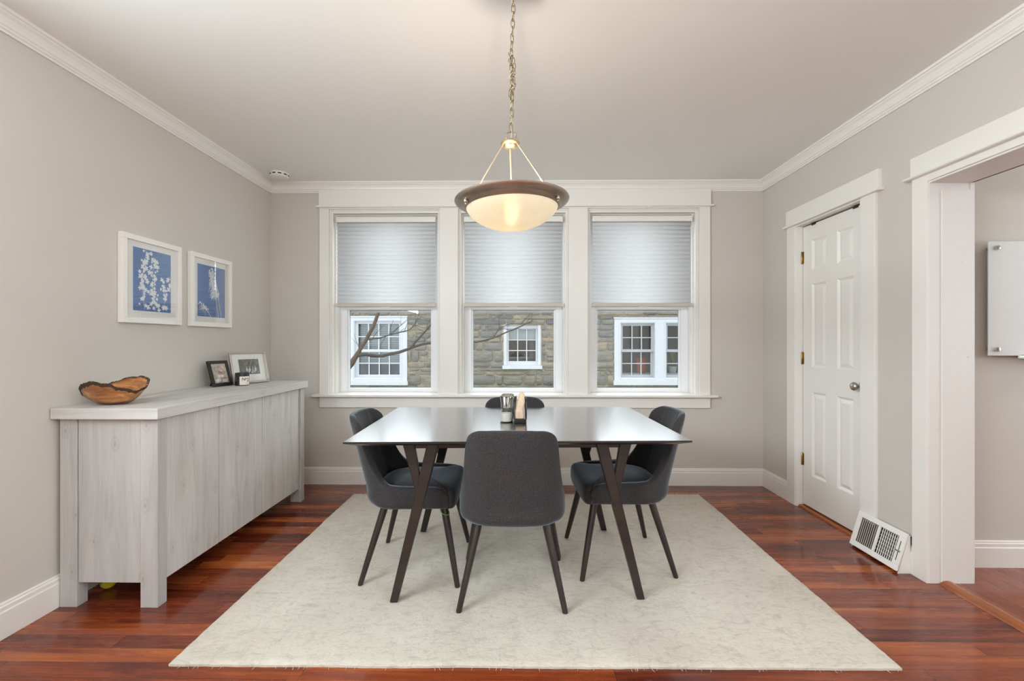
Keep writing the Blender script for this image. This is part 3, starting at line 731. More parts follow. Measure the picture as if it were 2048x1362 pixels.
# ------------------------------------------------------------------ chairs
def interp(t, pts):
    if t <= pts[0][0]: return pts[0][1]
    for (a, va), (b, vb) in zip(pts[:-1], pts[1:]):
        if t <= b: return va + (vb - va) * (t - a) / (b - a)
    return pts[-1][1]
ZB = 0.370; ZTOP = 0.825
def lean(z): return 0.25 * max(0, z - 0.45) + 0.06 * max(0, z - 0.45) ** 2
def taper(z): return 1.0 if z < 0.47 else 1.0 - 0.055 * ((z - 0.47) / 0.355) ** 1.1
EDGE = [(-0.187, 0.765), (-0.182, 0.70), (-0.176, 0.645), (-0.166, 0.592), (-0.150, 0.545), (-0.128, 0.508), (-0.098, 0.488), (-0.05, 0.480), (0.14, 0.474), (0.172, 0.468), (0.186, 0.455), (0.193, 0.435)]
def shell_mesh():
    half = []
    RC, XC, YC = 0.165, 0.087, -0.085
    for k in range(7): x = XC * k / 7; half.append((x, -0.25 - 0.006 * (1 - (x / XC) ** 2), x * 0.15, -1))
    for k in range(0, 31):
        a = math.radians(k * 3.0); half.append((XC + RC * math.sin(a), YC - RC * math.cos(a), math.sin(a), -math.cos(a)))
    for y in (-0.07, -0.05, 0.0, 0.05, 0.10, 0.14, 0.165, 0.180, 0.188, 0.193): half.append((0.252 - 0.013 * (y + 0.085) / 0.28, y, 1, 0.03))
    pts = [(-x, y, -nx, ny) for x, y, nx, ny in half[:0:-1]] + half
    x187 = XC + RC * math.cos(math.asin((YC + 0.187) * 1.0 / RC))
    def Htop(x, y):
        ax = abs(x)
        if y >= -0.187: return interp(y, EDGE)
        if ax <= 0.140: return ZTOP - 0.004 * (ax / 0.14) ** 2
        u = min(1, (ax - 0.140) / (x187 - 0.140)); return ZTOP - 0.004 - 0.056 * (1 - math.sqrt(max(0, 1 - u * u)))
    bm = BM(); K = 16; cols = []
    for (x, y, nx, ny) in pts:
        n = Vector((nx, ny)).normalized(); H = Htop(x, y)
        def pos(z, off):
            px, py = x - n.x * off, y - n.y * off
            return bm.verts.new((px * taper(z), py - lean(z), z))
        th = 0.048
        col = []
        for k in range(K + 1):
            z = ZB + (H - ZB) * (k / K)
            tk = 0.0
            d = z - ZB
            if d < 0.045: tk = 0.024 * (1 - math.sqrt(max(0, 1 - (1 - d / 0.045) ** 2)))
            e = H - z
            if e < 0.012: tk += 0.005 * (1 - e / 0.012) ** 2
            col.append(pos(z, tk))
        tz = max(0, (H - 0.5) / 0.33); t2 = th - 0.014 * min(1, tz)
        col.append(pos(H + 0.0035, t2 * 0.28)); col.append(pos(H + 0.0045, t2 * 0.5)); col.append(pos(H + 0.0025, t2 * 0.78))
        for k in range(K, -1, -1):
            z = ZB + (H - ZB) * (k / K)
            col.append(pos(z, t2 + (th - t2) * (1 - k / K)))
        cols.append(col)
    for A, B in zip(cols[:-1], cols[1:]):
        n = len(A)
        for k in range(n - 1): bm.faces.new((A[k], A[k + 1], B[k + 1], B[k]))
        bm.faces.new((A[n - 1], A[0], B[0], B[n - 1]))
    bm.faces.new(cols[0][::-1]); bm.faces.new(cols[-1])
    return bm
def seat_mesh():
    bm = BM(); out = []
    def half():
        P = [(0.0, -0.206), (0.075, -0.205), (0.125, -0.187), (0.165, -0.155), (0.190, -0.11), (0.201, 0.0), (0.201, 0.12), (0.203, 0.160), (0.212, 0.180), (0.226, 0.190), (0.232, 0.199), (0.230, 0.209), (0.222, 0.219), (0.205, 0.226), (0.17, 0.230), (0.10, 0.233), (0.0, 0.234)]
        return P
    h = half(); loop = h + [(-x, y) for x, y in h[-2:0:-1]]
    c = Vector((0, 0.015))
    def ring(ins, z, dome=0.0):
        r = []
        for x, y in loop:
            v = Vector((x, y)) - c; l = v.length; v = v * max(0.0, (l - ins) / l) + c
            r.append(bm.verts.new((v.x, v.y, z)))
        return r
    rings = [ring(0.05, ZB + 0.002), ring(0.012, ZB), ring(0.003, ZB + 0.008), ring(0.0, ZB + 0.03), ring(-0.001, 0.435), ring(0.004, 0.454), ring(0.014, 0.467), ring(0.035, 0.476), ring(0.08, 0.482), ring(0.14, 0.485)]
    for A, B in zip(rings[:-1], rings[1:]):
        n = len(A)
        for k in range(n): bm.faces.new((A[k], A[(k + 1) % n], B[(k + 1) % n], B[k]))
    ctr = bm.verts.new((0, 0.015, 0.486)); R = rings[-1]
    for k in range(len(R)): bm.faces.new((R[k], R[(k + 1) % len(R)], ctr))
    ctr = bm.verts.new((0, 0.015, ZB + 0.002)); R = rings[0]
    for k in range(len(R)): bm.faces.new((R[(k + 1) % len(R)], R[k], ctr))
    return bm
def piping_mesh(s):
    bm = BM()
    if True:
        pts = [(s * 0.2345, 0.190, ZB + 0.014), (s * 0.2355, 0.1915, 0.415), (s * 0.2345, 0.189, 0.446), (s * 0.229, 0.180, 0.466), (s * 0.215, 0.16, 0.4735), (s * 0.205, 0.12, 0.476), (s * 0.202, 0.0, 0.479), (s * 0.200, -0.11, 0.481)]
        tube(bm, pts, 0.0026, 8)
    return bm
CL = {}
def make_chair(label):
    t = thing('dining_chair', label, 'chair', group='upholstered chairs around the table')
    obj('backrest', shell_mesh(), 'fabric', t, smooth=180, subd=1)
    obj('seat', seat_mesh(), 'fabric', t, smooth=180, subd=1)
    for s in (-1, 1): obj('piping', piping_mesh(s), 'fabric', t, smooth=180)
    for (tx, ty, fx, fy) in ((0.150, -0.135, 0.238, -0.243), (-0.150, -0.135, -0.238, -0.243), (0.172, 0.160, 0.250, 0.243), (-0.172, 0.160, -0.250, 0.243)):
        bm = BM(); top = Vector((tx, ty, 0.392)); ft = Vector((fx, fy, 0.0)); d = (top - ft)
        P = [ft + d * u for u in (0, 0.012, 0.3, 0.6, 1.0)]
        tube(bm, P, [0.0115, 0.0125, 0.0150, 0.0172, 0.0195], 16)
        for v in bm.verts:
            if v.co.z < 0.006: v.co.z = 0.0
        obj('leg', bm, 'legwood', t, smooth=50)
    return t
ch0 = make_chair('charcoal upholstered chair seen from behind at the near side of the table')
ch0.location = (-0.026, 2.248, ZR)
def place(loc, rz, label):
    c = copy_tree(ch0); c.location = loc; c.rotation_euler = (0, 0, rz); c['label'] = label; return c
place((-0.539, 2.460, ZR), -PI / 2, 'charcoal upholstered chair at the table end facing away from the sideboard')
place((0.555, 2.538, ZR), PI / 2 + 0.05, 'charcoal upholstered chair at the table end next to the panel door')
place((-0.020, 2.768, ZR), PI, 'charcoal upholstered chair on the window side of the table')
# elastic loop on the left chair's front leg
bm = BM(); c0 = Vector((0, 0, 0))
pts = []
for k in range(28):
    a = 2 * PI * k / 28; pts.append((0.0225 * math.cos(a), 0.0225 * math.sin(a), -0.012 * math.cos(a + 0.6)))
tube(bm, pts, 0.0022, 8, closed=True)
ht = obj('hair_tie', bm, 'green', smooth=180); ht.location = (-0.370, 2.278, ZR + 0.345)
tag(ht, 'thin green elastic loop round a chair leg top', 'hair tie')

# ------------------------------------------------------------------ table
tb = thing('dining_table', 'dark espresso dining table with Y-shaped legs in the middle of the rug', 'table', (-0.012, 2.490, ZR), math.radians(1.9))
TZ = 0.783 - ZR
def tabletop():
    bm = BM(); A, B = 0.767, 0.516; t = 0.026
    def ring(ax, by, z): return [bm.verts.new((x, y, z)) for x, y in ((-ax, -by), (ax, -by), (ax, by), (-ax, by))]
    R = [ring(A - 0.046, B - 0.046, TZ - t), ring(A - 0.002, B - 0.002, TZ - 0.009), ring(A, B, TZ - 0.007), ring(A, B, TZ - 0.001), ring(A - 0.001, B - 0.001, TZ)]
    for a, b in zip(R[:-1], R[1:]):
        for k in range(4): bm.faces.new((a[k], a[(k + 1) % 4], b[(k + 1) % 4], b[k]))
    bm.faces.new(R[0][::-1]); bm.faces.new(R[-1]).material_index = 1
    return bm
obj('tabletop', tabletop(), ['tablewood', 'tabletop'], tb)
bm = BM(); zz = TZ - 0.026
for s in (-1, 1):
    box(bm, -0.50, 0.50, s * 0.34 - 0.011, s * 0.34 + 0.011, zz - 0.042, zz); box(bm, s * 0.455 - 0.011, s * 0.455 + 0.011, -0.34, 0.34, zz - 0.042, zz)
obj('apron', bm, 'tablewood', tb, bevel=0.002)
def bar(bm, p0, p1, w0, w1, d0, d1):
    """rectangular bar with its wide face in the XZ plane; w = width in x, d = depth in y"""
    loops = []
    for p, w, d in ((p0, w0, d0), (p1, w1, d1)):
        loops.append([bm.verts.new((p[0] + sx * w / 2, p[1] + sy * d / 2, p[2])) for sx, sy in ((-1, -1), (1, -1), (1, 1), (-1, 1))])
    for k in range(4): bm.faces.new((loops[0][k], loops[0][(k + 1) % 4], loops[1][(k + 1) % 4], loops[1][k]))
    bm.faces.new(loops[0][::-1]); bm.faces.new(loops[1])
for sx in (-1, 1):
    for sy in (-1, 1):
        f = Vector((sx * 0.576, sy * 0.386, 0)); tp = Vector((sx * 0.395, sy * 0.345, zz))
        bm = BM(); bar(bm, f, tp, 0.037, 0.058, 0.030, 0.040)
        lg = obj('leg', bm, 'tablewood', tb, bevel=0.005)
        j = f + (tp - f) * 0.645; bt = Vector((sx * 0.520, sy * 0.345, zz))
        bm = BM(); bar(bm, j, bt, 0.030, 0.056, 0.028, 0.036)
        obj('brace', bm, 'tablewood', lg, bevel=0.004)
# grinders and napkin holder on the table
TT = 0.783
def grinder(loc, label, fill, zf):
    g = thing('spice_grinder', label, 'grinder', loc, group='glass grinders on the table')
    bm = BM(); lathe(bm, [(0, 0.0), (0.0325, 0.0), (0.0345, 0.003), (0.0345, 0.040), (0.032, 0.058), (0.0285, 0.074), (0.0285, 0.082), (0.027, 0.082), (0.027, 0.074), (0.0305, 0.057), (0.0325, 0.040), (0.0325, 0.006), (0, 0.006)], 40)
    obj('glass_jar', bm, 'clear', g, smooth=50)
    bm = BM(); lathe(bm, [(0, 0.0065), (0.032, 0.0065), (0.032, 0.040), (0.0312, zf), (0, zf + 0.003)], 32)
    obj('contents', bm, fill, g, smooth=50)
    bm = BM(); lathe(bm, [(0.0, 0.084), (0.029, 0.080), (0.0300, 0.080), (0.0295, 0.090), (0.030, 0.105), (0.0335, 0.128), (0.0352, 0.138), (0.0352, 0.142), (0.0335, 0.1435), (0.0315, 0.142), (0.030, 0.1385), (0, 0.1385)], 40)
    c = obj('grinder_cap', bm, 'steel', g, smooth=35); c['label'] = 'brushed steel cap'
    bm = BM(); lathe(bm, [(0, 0.1388), (0.029, 0.1388), (0.029, 0.1396), (0, 0.1396)], 32)
    obj('cap_inset', bm, 'black', c)
grinder((-0.062, 2.452, TT), 'glass salt grinder with steel top beside the napkin holder, nearest the camera', 'salt', 0.050)
grinder((-0.056, 2.530, TT), 'glass pepper grinder with steel top standing behind the salt grinder', 'pepper', 0.062)
nh = thing('napkin_holder', 'black metal napkin holder beside the glass grinders', 'napkin holder', (0.012, 2.462, TT), 0.03)
bm = BM(); box(bm, -0.033, 0.033, -0.055, 0.055, 0.0, 0.022)
obj('base', bm, 'black', nh, bevel=0.003)
for s in (-1, 1):
    bm = BM(); x = s * 0.0325
    pts = [(x, -0.046, 0.02), (x, -0.046, 0.108), (x, -0.036, 0.124), (x, 0.0, 0.130), (x, 0.036, 0.124), (x, 0.046, 0.108), (x, 0.046, 0.02)]
    tube(bm, pts, 0.0035, 8)
    obj('side_wire', bm, 'black', nh, smooth=60)
def napkin(front):
    """folded bundle lofted from rounded sections (x0, x1, y0, y1) rising from the holder base"""
    if front: S = [(0.0235, -0.026, 0.022, -0.044, -0.004), (0.035, -0.029, 0.024, -0.046, -0.003), (0.055, -0.0285, 0.018, -0.047, -0.003), (0.075, -0.025, 0.018, -0.047, -0.003), (0.095, -0.020, 0.024, -0.046, -0.003), (0.112, -0.015, 0.027, -0.044, -0.004), (0.130, -0.009, 0.025, -0.040, -0.004), (0.148, -0.005, 0.024, -0.034, -0.006), (0.158, -0.003, 0.022, -0.026, -0.010)]
    else: S = [(0.0235, -0.024, 0.024, 0.001, 0.044), (0.06, -0.024, 0.026, 0.001, 0.045), (0.10, -0.022, 0.026, 0.001, 0.045), (0.130, -0.018, 0.026, 0.001, 0.043), (0.146, -0.012, 0.026, 0.002, 0.040), (0.152, -0.006, 0.024, 0.006, 0.034)]
    bm = BM(); n = 40; rings = []
    for z, x0, x1, y0, y1 in S:
        r = []
        for k in range(n):
            a = 2 * PI * k / n; ca = math.copysign(abs(math.cos(a)) ** 0.45, math.cos(a)); sa = math.copysign(abs(math.sin(a)) ** 0.45, math.sin(a))
            w = 1 - 0.10 * abs(mnoise.noise((k * 0.55, z * 30, 2.0 if front else 5.0)))
            r.append(bm.verts.new(((x0 + x1) / 2 + (x1 - x0) / 2 * ca * w, (y0 + y1) / 2 + (y1 - y0) / 2 * sa * w, z + (0.004 * mnoise.noise((k * 0.4, z * 9, 1)) if z > 0.03 else 0))))
        rings.append(r)
    for A, B in zip(rings[:-1], rings[1:]):
        for k in range(n): bm.faces.new((A[k], A[(k + 1) % n], B[(k + 1) % n], B[k]))
    bm.faces.new(rings[0][::-1]); bm.faces.new(rings[-1])
    return bm
for fr_, lab in ((True, 'crumpled beige paper napkin bundle at the camera side of the holder'), (False, 'pale folded paper napkins at the window side of the holder')):
    o = obj('paper_napkin', napkin(fr_), 'napkin' if fr_ else 'label', smooth=50)
    o.location = (0.012, 2.462, TT + 0.0005); o.rotation_euler = (0, 0, 0.03)
    tag(o, lab, 'napkin', 'napkins in the holder')

# ------------------------------------------------------------------ sideboard
sb = thing('sideboard', 'whitewashed grey pine sideboard against the wall under two framed prints', 'sideboard', (-1.876, 2.755, 0))
SX0, SX1 = -0.228, 0.226; SY0, SY1 = -0.714, 0.702
bm = BM(); box(bm, SX0 - 0.016, SX1 + 0.022, SY0 - 0.028, SY1 + 0.016, 0.868, 0.918)
bm.normal_update()
for f_ in bm.faces:
    if abs(f_.normal.y) > 0.9: f_.material_index = 1
obj('top', bm, ['grey_y', 'grey_x'], sb, bevel=0.002)
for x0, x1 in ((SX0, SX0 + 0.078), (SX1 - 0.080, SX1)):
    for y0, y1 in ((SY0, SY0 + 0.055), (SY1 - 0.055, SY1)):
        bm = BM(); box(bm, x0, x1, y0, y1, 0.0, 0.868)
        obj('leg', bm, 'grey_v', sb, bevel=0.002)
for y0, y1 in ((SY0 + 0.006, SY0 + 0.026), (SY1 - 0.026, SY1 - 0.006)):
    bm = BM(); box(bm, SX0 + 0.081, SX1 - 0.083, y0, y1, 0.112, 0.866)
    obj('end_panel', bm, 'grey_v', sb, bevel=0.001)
bm = BM(); box(bm, SX0 + 0.02, SX1 - 0.04, SY0 + 0.056, SY1 - 0.056, 0.108, 0.128)
obj('bottom_board', bm, 'grey_y', sb)
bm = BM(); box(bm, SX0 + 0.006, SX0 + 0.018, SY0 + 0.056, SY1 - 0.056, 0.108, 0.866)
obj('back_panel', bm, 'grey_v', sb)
bm = BM(); box(bm, SX1 - 0.050, SX1 - 0.042, SY0 + 0.058, SY1 - 0.058, 0.13, 0.864)  # dark board added behind the doors so the seams look shaded
obj('carcass_front', bm, 'darkgap', sb)
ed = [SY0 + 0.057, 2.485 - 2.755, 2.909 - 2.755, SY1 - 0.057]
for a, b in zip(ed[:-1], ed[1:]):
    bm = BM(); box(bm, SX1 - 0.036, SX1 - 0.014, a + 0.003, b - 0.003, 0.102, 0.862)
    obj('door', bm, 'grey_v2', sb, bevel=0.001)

# live edge bowl
def rim_h(a):
    # a: 0 = right-hand tip, pi = left-hand tip, -pi/2 = near side
    d = math.degrees(a) % 360
    P = [(0, 0.080), (30, 0.112), (60, 0.126), (90, 0.122), (120, 0.098), (150, 0.062), (180, 0.046), (210, 0.082), (240, 0.108), (262, 0.116), (285, 0.104), (310, 0.080), (335, 0.066), (360, 0.080)]
    for (p, u), (q, v) in zip(P[:-1], P[1:]):
        if d <= q:
            t = (d - p) / (q - p); t = t * t * (3 - 2 * t); return u + (v - u) * t
    return P[-1][1]
def bowl():
    root = thing('wooden_bowl', 'live-edge turned wooden bowl on the near end of the sideboard', 'bowl', (-1.952, 2.155, 0.918), 0.10)
    NA, NR = 72, 14; bm = BM(); A, B = 0.139, 0.098
    def pt(a, t, inner):
        h = rim_h(a) + 0.004 * mnoise.noise((math.cos(a) * 6, math.sin(a) * 6, 2))
        e = 1 + 0.03 * mnoise.noise((math.cos(a) * 3, math.sin(a) * 3, 8))
        if not inner:
            r = 0.27 + 0.73 * t ** 0.78; z = h * t ** 1.55
        else:
            r = 0.20 + 0.75 * t ** 0.78; z = 0.010 + (h - 0.011) * t ** 1.55
        return (A * e * r * math.cos(a), B * e * r * math.sin(a), z)
    out = [[bm.verts.new(pt(2 * PI * i / NA, j / NR, False)) for i in range(NA)] for j in range(NR + 1)]
    inn = [[bm.verts.new(pt(2 * PI * i / NA, j / NR, True)) for i in range(NA)] for j in range(NR + 1)]
    for S in (out, inn):
        for j in range(NR):
            for i in range(NA): bm.faces.new((S[j][i], S[j][(i + 1) % NA], S[j + 1][(i + 1) % NA], S[j + 1][i]))
        bm.faces.new(S[0])
    for i in range(NA): bm.faces.new((out[NR][i], out[NR][(i + 1) % NA], inn[NR][(i + 1) % NA], inn[NR][i]))
    obj('bowl_body', bm, 'bowl', root, smooth=60)
    bm = BM(); n = 200; L0, L1, L2, L3 = [], [], [], []
    for i in range(n):
        a = 2 * PI * i / n; ca, sa = math.cos(a), math.sin(a)
        w1 = mnoise.noise((ca * 9, sa * 9, 3)); w2 = mnoise.noise((ca * 22, sa * 22, 6)); w3 = mnoise.noise((ca * 40, sa * 40, 1))
        tl = 0.90 - 0.055 * w1; p = pt(a, tl, False); q = pt(a, 1.0, False); r = pt(a, 1.0, True)
        L0.append(bm.verts.new((p[0] + ca * 0.0006, p[1] + sa * 0.0006, p[2])))
        L1.append(bm.verts.new(((p[0] + q[0]) / 2 + ca * (0.0035 + 0.002 * w2), (p[1] + q[1]) / 2 + sa * (0.0035 + 0.002 * w2), (p[2] + q[2]) / 2)))
        L2.append(bm.verts.new((q[0] + ca * (0.003 + 0.003 * w2), q[1] + sa * (0.003 + 0.003 * w2), q[2] + 0.003 + 0.0035 * w2 + 0.002 * w3)))
        L3.append(bm.verts.new((r[0] - ca * 0.002, r[1] - sa * 0.002, r[2] - 0.001 + 0.002 * w3)))
    for S_, T_ in ((L0, L1), (L1, L2), (L2, L3)):
        for i in range(n): bm.faces.new((S_[i], S_[(i + 1) % n], T_[(i + 1) % n], T_[i]))
    o = obj('bark_rim', bm, 'rimbark', root, smooth=60); o['label'] = 'rough dark bark rim'
bowl()

# photo frames standing on the sideboard
def stand_frame(name, label, bl, br, h, leanx, border, fm, pic, figs, mat_w=0.0, depth=0.016):
    bl = Vector(bl); br = Vector(br); u = (br - bl); W = u.length; ang = math.atan2(u.y, u.x)
    tilt = math.asin(leanx / h); lift = depth * math.sin(tilt) + 0.0006
    r = thing(name, label, 'photo frame', (bl.x, bl.y, 0.918 + lift), ang, group='photo frames on the sideboard')
    def fin(bm, nm, m, par, **kw):
        bmesh.ops.rotate(bm, verts=bm.verts[:], cent=(0, 0, 0), matrix=Matrix.Rotation(-tilt, 3, 'X'))
        return obj(nm, bm, m, par, **kw)
    # local: x along bottom edge, -y is the front
    bm = BM(); b = border
    box(bm, 0, W, -0.0, depth, 0, b); box(bm, 0, W, 0, depth, h - b, h); box(bm, 0, b, 0, depth, b, h - b); box(bm, W - b, W, 0, depth, b, h - b)
    fin(bm, 'frame', fm, r, bevel=0.003)
    bm = BM(); box(bm, b, W - b, 0.008, depth, b, h - b)
    fin(bm, 'mat_board' if mat_w else 'backing', 'mat' if mat_w else 'black', r)
    m = b + mat_w; bm = BM(); box(bm, m, W - m, 0.0065, 0.0085, m + mat_w * 0.12, h - m + mat_w * 0.12)
    ph = fin(bm, 'photograph', pic, r)
    for nm, mm, pts in figs:
        bm = BM()
        for qi, (cx, cz, rx, rz) in enumerate(pts):
            lay = 0.0063 - 0.00006 * qi - 0.0007 * ('pale' not in mm)
            vs = [bm.verts.new((m + (W - 2 * m) * cx + rx * math.cos(k * PI / 6), lay, m + (h - 2 * m) * cz + rz * math.sin(k * PI / 6))) for k in range(12)]
            bm.faces.new(vs)
        fin(bm, nm, mm, ph)
    bm = BM(); box(bm, b * 0.9, W - b * 0.9, 0.0035, 0.0045, b * 0.9, h - b * 0.9)
    fin(bm, 'glass_front', 'picglass', r)
    bm = BM(); top = Vector((W / 2, depth + 0.002, h * 0.62)); rot = Matrix.Rotation(-tilt, 3, 'X'); tp = rot @ top
    q = [(W / 2 - 0.022, tp.y, tp.z), (W / 2 + 0.022, tp.y, tp.z), (W / 2 + 0.03, tp.y + h * 0.20, 0.0004 - lift), (W / 2 - 0.03, tp.y + h * 0.20, 0.0004 - lift)]
    A = [bm.verts.new(p) for p in q]; Bv = [bm.verts.new((p[0], p[1] + 0.003, p[2])) for p in q]
    bm.faces.new(A); bm.faces.new(Bv[::-1])
    for k in range(4): bm.faces.new((A[k], A[(k + 1) % 4], Bv[(k + 1) % 4], Bv[k]))
    obj('easel_back', bm, 'black', r)
stand_frame('photo_frame', 'small black photo frame with a colour snapshot leaning on the sideboard', (-2.010, 2.948), (-1.966, 3.090), 0.178, 0.058, 0.0215, 'black', 'snap_colour',
    [('figure_patch', 'snap_red', [(0.46, 0.52, 0.010, 0.009), (0.58, 0.48, 0.008, 0.008)]), ('figure_patch', 'snap_pale', [(0.40, 0.35, 0.012, 0.011), (0.62, 0.36, 0.011, 0.010), (0.72, 0.12, 0.02, 0.012), (0.3, 0.14, 0.02, 0.012)]), ('figure_patch', 'snap_dark', [(0.47, 0.58, 0.007, 0.006), (0.6, 0.54, 0.006, 0.006)])])
stand_frame('photo_frame', 'wide silver photo frame with white mat behind the candle jar', (-1.978, 3.112), (-1.862, 3.356), 0.232, 0.056, 0.016, 'silver', 'snap_bw',
    [('figure_patch', 'snap_pale', [(0.36, 0.36, 0.007, 0.012), (0.50, 0.34, 0.008, 0.014), (0.66, 0.33, 0.007, 0.013), (0.79, 0.36, 0.008, 0.016), (0.6, 0.17, 0.006, 0.008), (0.365, 0.52, 0.0035, 0.0045), (0.505, 0.53, 0.0035, 0.0045), (0.665, 0.52, 0.0035, 0.0045), (0.795, 0.57, 0.0035, 0.0045), (0.45, 0.24, 0.004, 0.008), (0.73, 0.22, 0.004, 0.009)]), ('figure_patch', 'snap_red', [(0.68, 0.34, 0.005, 0.008)]), ('figure_patch', 'snap_dark', [(0.37, 0.57, 0.0042, 0.003), (0.51, 0.585, 0.0042, 0.003), (0.66, 0.575, 0.0042, 0.003), (0.79, 0.62, 0.0042, 0.003)])], mat_w=0.044)

# candle jar with label
cj = thing('candle_jar', 'dark glass candle jar with cream No2 label in front of the silver frame', 'candle', (-1.908, 3.092, 0.918))
bm = BM(); lathe(bm, [(0, 0), (0.041, 0), (0.044, 0.003), (0.044, 0.086), (0.042, 0.088), (0.0405, 0.086), (0.0405, 0.060), (0, 0.060)], 48)
obj('jar_glass', bm, 'jar', cj, smooth=40)
bm = BM(); lathe(bm, [(0, 0.058), (0.040, 0.058), (0.040, 0.0605), (0, 0.0605)], 32)
obj('wax', bm, 'label', cj)
ang0 = math.atan2(-3.09, 1.908) + 0.42; RJ = 0.0443
bm = BM(); lathe(bm, [(RJ, 0.006), (RJ, 0.064)], 24, a0=ang0 - 0.78, a1=ang0 + 0.78)
lb = obj('paper_label', bm, 'label', cj, smooth=180)
def text_on_cyl(txt, size, ax, z, under=None):
    cu = bpy.data.curves.new('lettering', 'FONT'); cu.body = txt; cu.size = size; cu.extrude = 0.0; cu.resolution_u = 3; cu.offset = 0.0004
    to = bpy.data.objects.new('lettering_source', cu); COL.objects.link(to)
    dg = bpy.context.evaluated_depsgraph_get(); me = bpy.data.meshes.new_from_object(to.evaluated_get(dg))
    bm = BM(); bm.from_mesh(me); bpy.data.objects.remove(to)
    bmesh.ops.subdivide_edges(bm, edges=[e for e in bm.edges if e.calc_length() > 0.006], cuts=2)
    for v in bm.verts:
        th = ang0 + (ax + v.co.x) / RJ; v.co = Vector(((RJ + 0.0004) * math.cos(th), (RJ + 0.0004) * math.sin(th), z + v.co.y))
    return bm
obj('lettering', text_on_cyl('N', 0.028, -0.021, 0.036), 'ink', lb)
obj('lettering', text_on_cyl('o', 0.017, 0.000, 0.045), 'ink', lb)
obj('lettering', text_on_cyl('_', 0.016, 0.0005, 0.0425), 'ink', lb)
obj('lettering', text_on_cyl('2', 0.034, 0.010, 0.029), 'ink', lb)
bm = BM()
for k in range(3): lathe(bm, [(RJ + 0.0003, 0.012 + k * 0.004), (RJ + 0.0003, 0.0128 + k * 0.004)], 8, a0=ang0 + 0.05, a1=ang0 + 0.62 - 0.08 * k)
obj('fine_print', bm, 'ink', lb)

# yellow ball under the sideboard
bm = BM(); sphere(bm, (0, 0, 0.034), 0.034)
b_ = obj('tennis_ball', bm, 'ball', smooth=180); b_.location = (-2.028, 2.205, 0)
bm = BM(); pts = []
for k in range(64):
    t = 2 * PI * k / 64; a_ = 0.44 * PI; 
    th = PI / 2 - (PI / 2 - 0.5) * math.cos(t); ph = t / 2 * 2 * 0.5 + 0.5 * math.sin(2 * t)
    ph = t / 1.0 * 0.5 * 2 * 0.5 * 2
    ph = t + 0.0; r = 0.0343
    th = PI / 2 + 0.6 * math.sin(2 * t)
    pts.append((r * math.sin(th) * math.cos(ph), r * math.sin(th) * math.sin(ph), 0.034 + r * math.cos(th)))
tube(bm, pts, 0.0009, 6, closed=True)
obj('seam', bm, 'label', b_)
tag(b_, 'yellow ball on the floor under the near end of the sideboard', 'ball')

# ------------------------------------------------------------------ wall prints
def wall_print(label, y0, y1, z0, z1, py0, py1, pz0, pz1, art):
    r = thing('picture_frame', label, 'picture', (XL, (y0 + y1) / 2, (z0 + z1) / 2), group='blue botanical prints on the wall')
    hy, hz = (y1 - y0) / 2, (z1 - z0) / 2; b = 0.030; cy, cz = (y0 + y1) / 2, (z0 + z1) / 2
    bm = BM(); 
    for (a, c, d, e) in ((-hy, hy, -hz, -hz + b), (-hy, hy, hz - b, hz), (-hy, -hy + b, -hz + b, hz - b), (hy - b, hy, -hz + b, hz - b)): box(bm, 0.002, 0.030, a, c, d, e)
    obj('frame', bm, 'whitewood', r, bevel=0.0015)
    bm = BM(); box(bm, 0.003, 0.016, -hy + b, hy - b, -hz + b, hz - b)
    obj('mat_board', bm, 'mat', r)
    a0, a1, c0, c1 = py0 - cy, py1 - cy, pz0 - cz, pz1 - cz
    bm = BM(); box(bm, 0.014, 0.0165, a0, a1, c0, c1)
    pr = obj('print', bm, 'print_blue', r)
    bm = BM(); art(bm, a0, a1, c0, c1)
    obj('botanical_motif', bm, 'print_white', pr)
    bm = BM(); box(bm, 0.0215, 0.0235, -hy + b - 0.003, hy - b + 0.003, -hz + b - 0.003, hz - b + 0.003)
    obj('glass_front', bm, 'picglass', r)
